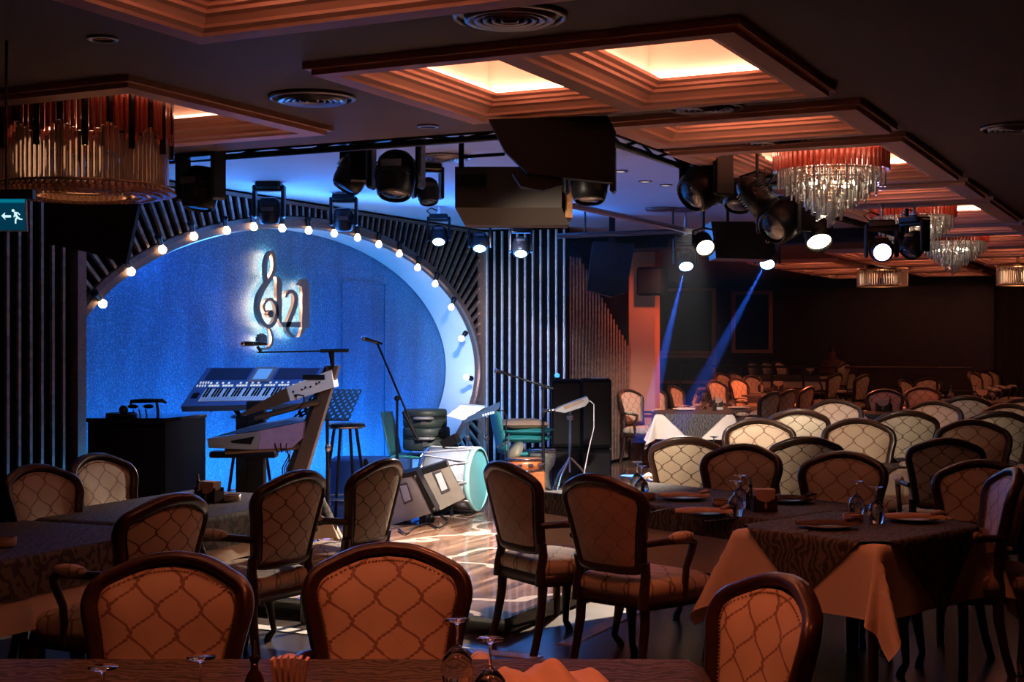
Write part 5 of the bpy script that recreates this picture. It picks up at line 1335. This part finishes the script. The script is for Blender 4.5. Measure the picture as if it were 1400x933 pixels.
f = FR('goblet_drum', 742, 14.1, ZS, 'dark goblet drum with pale ornament bands behind the microphone stand', 'drum')
b = MB(); b.lathe([(.001, 0), (.10, .0), (.085, .10), (.06, .22), (.07, .27), (.12, .34), (.135, .42), (.135, .50), (.001, .50)], 26); b.build('body', mat('patterned_black_shell', (.10, .09, .08), .4, var=.95, scale=30), f.o)
b = MB(); b.lathe([(.134, .47), (.142, .47), (.142, .505), (.128, .51)], 26); b.build('rim', M['chrome'], f.o)
f = FR('cymbal', 695, 13.7, ZS, 'small cymbal pair on a thin stand behind the big drum', 'cymbal')
b = MB(); b.tube([(0, 0, 0), f.p(695, 596)], .010, 8); b.tube([f.p(680, 612), f.p(697, 603)], .008, 6); b.build('stand', M['grey'], f.o)
b = MB(); b.lathe([(.001, .02), (.03, .015), (.13, -.005), (.001, .0)], 24, 0, axM(f.p(702, 618), (-.7, -.5, .6))); b.build('plate', M['cush'], f.o)
# speaker tower
f = FR('speaker_stack', 775, 15.2, ZS, 'black loudspeaker tower at the right end of the stage, left column', 'speaker')
def tower(px0, px1, topy, d, label, line):
    f = FR('loudspeaker_tower', (px0+px1)/2, d, ZS, label, 'speaker', 'black speaker towers at the right end of the stage'); w = (px1-px0)*f.k; h = f.z(topy)
    b = MB(); b.box((0, .25, h*.68), (w, .5, h*.64-.01), bev=.015); b.build('cabinet', M['blackmat'], f.o)
    b = MB(); b.box((0, .25, h*.18), (w*.99, .5, h*.355), bev=.015); b.build('subwoofer', M['blackmat'], f.o)
    b = MB(); b.box((0, -.004, h*.68), (w*.9, .012, h*.56)); b.box((0, -.004, h*.18), (w*.9, .012, h*.29)); b.build('grille', M['black'], f.o)
    if line: b = MB(); b.box((.02, -.0, h+.006), (w*.55, .03, .012)); b.build('top_strip', M['plate'], f.o)
bpy.data.objects.remove(f.o)
tower(755, 795, 519, 15.2, 'left column of the black speaker towers, partly behind the drum pad', False)
tower(796, 836, 518, 15.0, 'right column of the black speaker towers with a pale strip on top', True)
# small blue indicator lamp above the boom
f = FR('indicator_lamp', 762, 15.3, 1.2, 'tiny blue lamp standing on the left speaker tower', 'lamp'); f.o.location.z = HC+(YH-519)*f.k+.02
MB().ball((0, .1, .02), .030, 10).build('bulb', mat('blue_bulb', (.1, .4, .9), .3, emit=(.1, .5, 1), es=1.2), f.o); MB().lathe([(.001, -.02), (.03, -.02), (.02, .0), (.001, .0)], 12, 0, Matrix.Translation((0, .1, 0))).build('base', M['black'], f.o)
# ---------------------------------------------------------------- tableware
M['glass'] = M['glass']
M['plate_d'] = mat('dark_stoneware', (.035, .028, .028), .3)
M['plate_w'] = mat('white_porcelain', (.65, .58, .52), .2)
M['nap'] = mat('folded_napkin', (.62, .42, .32), .85, bump=.2, scale=10)
M['napd'] = mat('dark_napkin', (.09, .055, .05), .85)
M['clay'] = mat('clay_dish', (.45, .27, .17), .5)
M['steel'] = mat('cutlery_steel', (.6, .55, .52), .2, 1)
M['bottle'] = mat('dark_oil_bottle', (.03, .012, .008), .06, coat=1)
M['holder'] = mat('dark_wood_holder', (.03, .015, .012), .4)
GL = []
def goblet(p, label, sc=1):            # upturned wine glass, origin at the rim on the table
    if not GL:
        o = empty('wine_glass', p, 0, label, 'glass')
        b = MB(); b.lathe([(.033, 0), (.041, .03), (.044, .055), (.038, .085), (.019, .108), (.006, .118), (.004, .12), (.0035, .165), (.006, .175), (.014, .180), (.033, .184), (.034, .187), (.001, .188)], 22)
        b.lathe([(.0315, 0), (.0395, .03), (.0425, .055), (.0365, .084), (.017, .106), (.001, .110)], 22); b.build('bowl', M['glass'], o)
        GL.append(o); o.scale = (sc,)*3; return o
    return copy_tree(GL[0], None, p, 0, label, None, sc)
PL = {}
def plate(p, a, label, dark=True, nap='nap', sc=1, side=1):
    key = (dark, nap)
    if key not in PL:
        o = empty('plate', p, head(a), label, 'plate')
        MB().lathe([(.001, .004), (.075, .004), (.085, .010), (.13, .020), (.132, .024), (.085, .016), (.001, .010)], 32).build('dish', M['plate_d' if dark else 'plate_w'], o)
        PL[key] = o; return o
    return copy_tree(PL[key], None, p, head(a), label)
NP = {}
def napkin(p, a, label, m='nap', h=.028):
    if m not in NP:
        o = empty('napkin', p, head(a), label, 'napkin')
        b = MB(); n = 14; V = []; F = []
        for i in range(n+1):
            t = i/n; x = -.15+.30*t; w = .045+.012*sin(t*7); z = h*(.55+.35*sin(t*PI)+.25*max(0, t-.75)*4*.25)
            prof = [(-w, 0), (-w, z*.5), (-w*.6, z*.95), (0, z), (w*.6, z*.9), (w, z*.45), (w, 0)]
            V += [(x, y+.01*sin(t*5), zz) for y, zz in prof]
        for i in range(n):
            for j in range(6): F.append((i*7+j, (i+1)*7+j, (i+1)*7+j+1, i*7+j+1))
        F += [tuple(range(7))[::-1], tuple(range(n*7, n*7+7))]; b.add(V, F, 0, True); b.build('folded_cloth', M[m], o)
        b = MB(); b.tube([(.09, -.04, h*.9), (.13, 0, h*1.15), (.16, .035, h*.9)], [.012, .018, .010], 8, flat=.6); b.build('tucked_end', M[m], o); NP[m] = o; return o
    return copy_tree(NP[m], None, p, head(a), label)
def napbox(p, a, label, sc=1):
    o = empty('napkin_box', p, head(a), label, 'napkin box')
    b = MB(); b.box((0, -.035, .045), (.13, .008, .09)); b.box((0, .035, .045), (.13, .008, .09)); b.box((-.061, 0, .035), (.008, .07, .07)); b.box((.061, 0, .035), (.008, .07, .07)); b.box((0, 0, .006), (.13, .07, .012)); b.build('box', M['holder'], o)
    b = MB(); V = [(-.055, -.042, .125), (.055, -.042, .125), (.052, -.042, .075), (.02, -.042, .060), (0, -.042, .055), (-.02, -.042, .060), (-.052, -.042, .075)]
    n = 7; V2 = [(x, .026, z) for x, y, z in V]; b.add([(x, -.040, z) for x, y, z in V]+V2, [tuple(range(n)), tuple(range(n, 2*n))[::-1]]+[(i, n+i, n+(i+1) % n, (i+1) % n) for i in range(n)]); b.build('paper_napkins', M['nap'], o)
    b = MB(); b.ball((0, -.042, .035), .010, 10, sc=(.7, .3, 1.6)); b.tube([(0, -.043, .045), (0, -.043, .058)], .003, 6); b.build('emblem', M['nap'], o)
    o.scale = (sc,)*3; return o
def bottle(p, label, sc=1):
    o = empty('oil_bottle', p, 0, label, 'bottle')
    MB().lathe([(.001, 0), (.024, 0), (.026, .01), (.026, .07), (.020, .09), (.010, .105), (.009, .125), (.001, .125)], 16).build('body', M['bottle'], o)
    MB().lathe([(.010, .122), (.012, .125), (.012, .135), (.005, .14), (.004, .175), (.001, .176)], 12).build('spout', M['black'], o); o.scale = (sc,)*3; return o
def dish(p, label, m='clay', sc=1):
    o = empty('ashtray', p, 0, label, 'dish')
    MB().lathe([(.001, 0), (.042, 0), (.050, .006), (.053, .036), (.048, .037), (.044, .012), (.001, .010)], 24).build('bowl', M[m], o)
    b = MB(); b.lathe([(.047, .035), (.054, .036), (.054, .041), (.047, .041)], 24); b.build('rim', M[m], o); o.scale = (sc,)*3; return o
def fork(p, a, label):
    o = empty('fork', p, head(a), label, 'cutlery')
    MB().tube([(0, -.10, .003), (0, 0, .004), (0, .03, .006)], [.005, .003, .004], 6, flat=.4).build('handle', M['steel'], o)
    b = MB(); b.box((0, .045, .006), (.022, .03, .002))
    for k in (-.009, -.003, .003, .009): b.box((k, .075, .007), (.003, .035, .002))
    b.build('tines', M['steel'], o); return o
TT = TZ+.012                            # cloth surface
def on(px, py, z=TT): return pz(px, py, z)
# foreground table
goblet(on(625, 935), 'upturned wine glass with blue glint on the foreground table, farther of the right pair')
goblet(pd(670, 0, 3.42).xy.to_3d()+Vector((0, 0, TT)), 'upturned wine glass on the foreground table, beside the draped napkin')
goblet(pd(275, 0, 3.22).xy.to_3d()+Vector((0, 0, TT)), 'upturned wine glass with sparkling foot at the bottom left, right one of two')
goblet(pd(141, 0, 3.12).xy.to_3d()+Vector((0, 0, TT)), 'upturned wine glass at the bottom left corner, left one of two')
for o_, q in zip([o for o in bpy.data.objects if o.name.startswith('wine_glass')][:1], (0,)):
    o_.location = pd(625, 0, 3.66).xy.to_3d()+Vector((0, 0, TT))
bottle(pd(348, 0, 3.45).xy.to_3d()+Vector((0, 0, TT)), 'dark oil bottle on the foreground table beside the fan of paper napkins')
o = empty('napkin_glass', pd(396, 0, 3.5).xy.to_3d()+Vector((0, 0, TT)), head(0), 'dark cup with upright orange paper napkins on the foreground table', 'napkin holder')
b = MB(); b.box((0, 0, .03), (.055, .045, .06), bev=.006); b.build('cup', M['holder'], o)
b = MB()
for k in range(6):
    T = Matrix.Rotation(R(-10+4*k), 3, 'Y'); b.box(T @ Vector((-.022+.009*k, 0, .07)), (.008, .04, .11), M=T)
b.build('paper_napkins', M['nap'], o)
dish(pd(368, 0, 3.3).xy.to_3d()+Vector((0, 0, TT)), 'small dark dish at the foot of the paper napkins', 'plate_d')
dish(pd(550, 0, 3.28).xy.to_3d()+Vector((0, 0, TT)), 'round clay dish cut by the bottom edge of the foreground table', 'clay', 1.5)
p = pd(745, 0, 3.62).xy.to_3d()+Vector((0, 0, TT)); plate(p, 90, 'white plate at the right end of the foreground table', False)
o = empty('napkin', p+Vector((0, 0, .025)), head(10), 'large reddish napkin draped over the plate at the bottom edge', 'napkin')
def drapednap():
    b = MB(); n = 18; V = []; F = []
    for i in range(n+1):
        for j in range(n+1):
            u, v = 2*i/n-1, 2*j/n-1; x, y = (u+v)*.085, (v-u)*.085; rr = math.hypot(x*1.1, y)
            V.append((x, y, .028*max(0, 1-rr/.10)+.012*sin(x*60+y*25)*max(0, 1-abs(u*v))-.022*max(0, (rr-.12)/.06)+.008))
    for i in range(n):
        for j in range(n): F.append((i*(n+1)+j, (i+1)*(n+1)+j, (i+1)*(n+1)+j+1, i*(n+1)+j+1))
    b.add(V, F, 0, True); b.build('cloth', M['nap'], o)
drapednap(); o.scale = (1.25, 1.25, 1.6)
# right table (T1)
def setting(px, py, a, lab, dark=True, nap='nap'):
    p = on(px, py); plate(p, a, 'dark plate'+lab if dark else 'pale plate'+lab, dark); napkin(p+Vector((0, 0, .022)), a, 'folded napkin on the plate'+lab, nap)
def setN(px, py, a, lab, dark=True, nap='nap', nc='pink folded napkin'):
    p = on(px, py); plate(p, a, ('dark plate ' if dark else 'pale plate ')+lab, dark); napkin(p+Vector((0, 0, .022)), a, nc+' on the plate '+lab, nap)
setN(962, 706, 5, 'at the near edge of the right table')
setN(935, 684, 5, "at the right table's far edge by the cream-backed chair", False)
setN(1078, 688, 5, 'behind the right table napkin box', True, 'napd', 'dark napkin')
dish(on(884, 684), 'clay dish beside the left glasses of the right table'); dish(on(986, 692), 'clay dish in the middle of the right table, behind the near napkin')
goblet(on(877, 680), 'upturned wine glass in front of the dark gap at the left of the right table'); goblet(on(871, 673), 'upturned wine glass at the far left corner of the right table')
goblet(on(1006, 706), 'upturned wine glass left of the oil bottle on the right table, nearer one'); goblet(on(1012, 696), 'upturned wine glass left of the oil bottle on the right table, farther one')
bottle(on(1026, 697), 'oil bottle beside the napkin box of the right table'); napbox(on(1044, 700), -6, 'dark napkin box with pale drop emblem on the right table')
fork(on(985, 712), 60, 'fork lying before the near plate of the right table'); fork(on(898, 700), 40, 'fork left of the near plate on the right table')
# near right table (T2)
setN(1130, 723, 8, 'on the near left of the near right table', False, 'napd', 'dark napkin'); setN(1248, 714, 8, 'on the right of the near right table')
goblet(on(1171, 706), 'upturned wine glass behind the clay dish of the near right table'); goblet(on(1198, 716), 'upturned wine glass with violet rim left of the right napkin')
dish(on(1166, 714), 'clay dish between the two glasses of the near right table'); fork(on(1098, 728), 50, 'fork left of the dark napkin on the near right table')
# left tables
bottle(on(271, 690), 'oil bottle beside the paper napkins on the left table'); napbox(on(288, 688), 30, 'dark napkin box with pale napkins on the left table')
dish(on(317, 686), 'cream dish on the left table in front of the keyboards', 'plate_w'); dish(on(6, 748), 'clay dish at the left edge on the near left table')
# second and third row tables and the white-cornered one
napbox(on(1112, 598+22), 0, 'napkin box on the second-row table beside the bottle') if False else None
def rowset(px, py, tag_, n=1.0):
    bottle(on(px-12, py), 'oil bottle on '+tag_, n); napbox(on(px+10, py+1), 5, 'pale napkin box on '+tag_, n); goblet(on(px-34, py), 'upturned wine glass on '+tag_, n)
rowset(1198, 628, 'the second-row table before the middle facing chair')
rowset(1010, 630, 'the second-row table before the leftmost facing chair')
rowset(1335, 627, 'the second-row table at the right edge')
rowset(1300, 586, 'the third-row table before the violet-grey chair', 1.1); rowset(1140, 588, 'the third-row table before the brightest chair', 1.1)
dish(on(984, 561), 'white round dish on the white-cornered table', 'plate_w')
setN(935, 562, 5, 'at the left of the white-cornered table', False); setN(1010, 560, 5, 'at the right of the white-cornered table', True)
for k, (x, y, l) in enumerate(((963, 560, 'left'), (1001, 558, 'right'), (990, 553, 'rear'))): goblet(on(x, y), l+' one of the upturned glasses on the white-cornered table', 1.15)
bottle(on(977, 562), 'front oil bottle on the white-cornered table', 1.1); bottle(on(972, 557), 'rear oil bottle on the white-cornered table', 1.1); napbox(on(981, 557), 0, 'white napkin box on the white-cornered table', 1.1)
napbox(on(1206, 563), 5, 'small white napkin holder on the fourth-row table', 1.3); bottle(on(1217, 563), 'oil bottle beside the small white holder on the fourth-row table', 1.2)
for k, (x, l) in enumerate(((1300, 'leftmost'), (1333, 'middle'), (1356, 'rightmost'))): goblet(on(x, 548), l+' upturned glass on the far right dark table', 1.3)
napbox(on(1342, 548), 5, 'pale napkin box on the far right dark table', 1.4); setN(1322, 549.5, 5, 'on the far right dark table', False)
napbox(pz(1064, 534, TT+.1), 5, 'small pale napkin holder on the red-lit table', 1.3); setN(1092, 540, 5, 'beside the red-lit table holder', False) if False else None
napbox(pz(1107, 513.4, TT+.3), 5, 'pale napkin holder on the upper tier table', 1.3)
for x, l in ((1040, ''),): goblet(pz(x, 536, TT+.1), l+'upturned glass on the red-lit table', 1.2)

# railings of the upper tier
def railing(p, q, n, label, z):
    o = empty('railing', p, 0, label, 'railing'); p, q = Vector(p), Vector(q); dv = q-p
    for h, r in ((.92, .025), (.50, .014), (.15, .014)): MB().tube([(0, 0, h), dv+Vector((0, 0, h))], r, 8).build('rail', M['dark2'], o)
    for i in range(n+1):
        c = dv*(i/n); MB().tube([c, c+Vector((0, 0, .95))], .022, 6).build('post', M['dark2'], o)
railing((-9.2, 26.42, .30), (-3.6, 26.42, .30), 9, 'dark timber railing along the front of the upper tier', .3)
railing((-9.3, 19.62, .10), (-7.9, 19.62, .10), 5, 'short dark railing by the window beside the low step', .1)
# seated figure far off in the dark
# ---------------------------------------------------------------- person far back in the dark
def person(px, py, d, z):
    c = cf((px-700)/FPX*d, d, z); o = empty('person', c, head(200), 'person in dark clothes sitting with bowed head in the dark at the far end', 'person')
    def skin(name, J, E_, m, par):
        me = bpy.data.meshes.new(name); me.from_pydata([j[0] for j in J], E_, []); ob = bpy.data.objects.new(name, me); COL.objects.link(ob); ob.parent = par
        md = ob.modifiers.new('skin', 'SKIN'); 
        sv = me.skin_vertices[0].data if me.skin_vertices else None
        if sv is None: me.attributes; 
        for i, j in enumerate(J): me.skin_vertices[0].data[i].radius = (j[1], j[1]*.85)
        me.skin_vertices[0].data[0].use_root = True
        ob.modifiers.new('sub', 'SUBSURF').levels = 1; ob.modifiers['sub'].render_levels = 2; me.materials.append(m); return ob
    J = [((0, 0, .52), .15), ((0, .02, .75), .15), ((0, .05, .95), .16), ((0, .09, 1.06), .06), ((0, .13, 1.17), .085), ((0, .15, 1.25), .08),
         ((-.18, .05, 1.0), .055), ((-.24, .12, .78), .042), ((-.12, .32, .80), .032), ((-.05, .38, .80), .03), ((.18, .05, 1.0), .055), ((.24, .12, .78), .042), ((.12, .32, .80), .032), ((.05, .38, .80), .03),
         ((-.10, .08, .50), .09), ((-.13, .45, .50), .065), ((-.13, .47, .08), .045), ((-.13, .58, .04), .035), ((.10, .08, .50), .09), ((.13, .45, .50), .065), ((.13, .47, .08), .045), ((.13, .58, .04), .035)]
    E_ = [(0, 1), (1, 2), (2, 3), (3, 4), (4, 5), (2, 6), (6, 7), (7, 8), (8, 9), (2, 10), (10, 11), (11, 12), (12, 13), (0, 14), (14, 15), (15, 16), (16, 17), (0, 18), (18, 19), (19, 20), (20, 21)]
    me = bpy.data.meshes.new('body'); me.from_pydata([j[0] for j in J], E_, []); ob = bpy.data.objects.new('body', me); COL.objects.link(ob); ob.parent = o
    ob.modifiers.new('skin', 'SKIN')
    if not me.skin_vertices: return ob, J
    for i, j in enumerate(J): me.skin_vertices[0].data[i].radius = (j[1], j[1]*.85)
    me.skin_vertices[0].data[0].use_root = True
    s = ob.modifiers.new('sub', 'SUBSURF'); s.levels = 1; s.render_levels = 2
    me.materials.append(mat('dark_red_brown_clothes', (.10, .035, .025), .8))
    MB().ball((0, .11, 1.26), .10, 12, sc=(.9, .95, .8)).build('hair', mat('black_hair', (.01, .008, .008), .6), o)
    return o
person(1139, 470, 27.3, .30)
# ---------------------------------------------------------------- haze in the two visible beams

m, t, b_ = NT('thin_haze'); t.nodes.remove(b_); v = N(t, 'ShaderNodeVolumeScatter'); v.inputs[0].default_value = (1, 1, 1, 1); v.inputs[1].default_value = .009; v.inputs[2].default_value = .3
t.links.new(v.outputs[0], t.nodes['Material Output'].inputs[1])
o = MB().box((-5.1, 14.85, 1.65), (2.5, 4.1, 2.3)).build('haze', m); tag(o, 'thin haze in the air where the two blue beams show', 'haze', None, 'stuff')
def beam(px, py, d, px2, py2, p):
    a = pd(px, py, d); c = pd(px2, py2, d+.3)
    light('blue_beam', 'SPOT', tuple(a), p, (.03, .14, 1), tuple(c), spot_size=R(7.5), spot_blend=.6, shadow_soft_size=.01)
beam(934, 376, 15.75, 906, 490, 60000)
beam(1046, 362, 14.1, 985, 476, 34000)
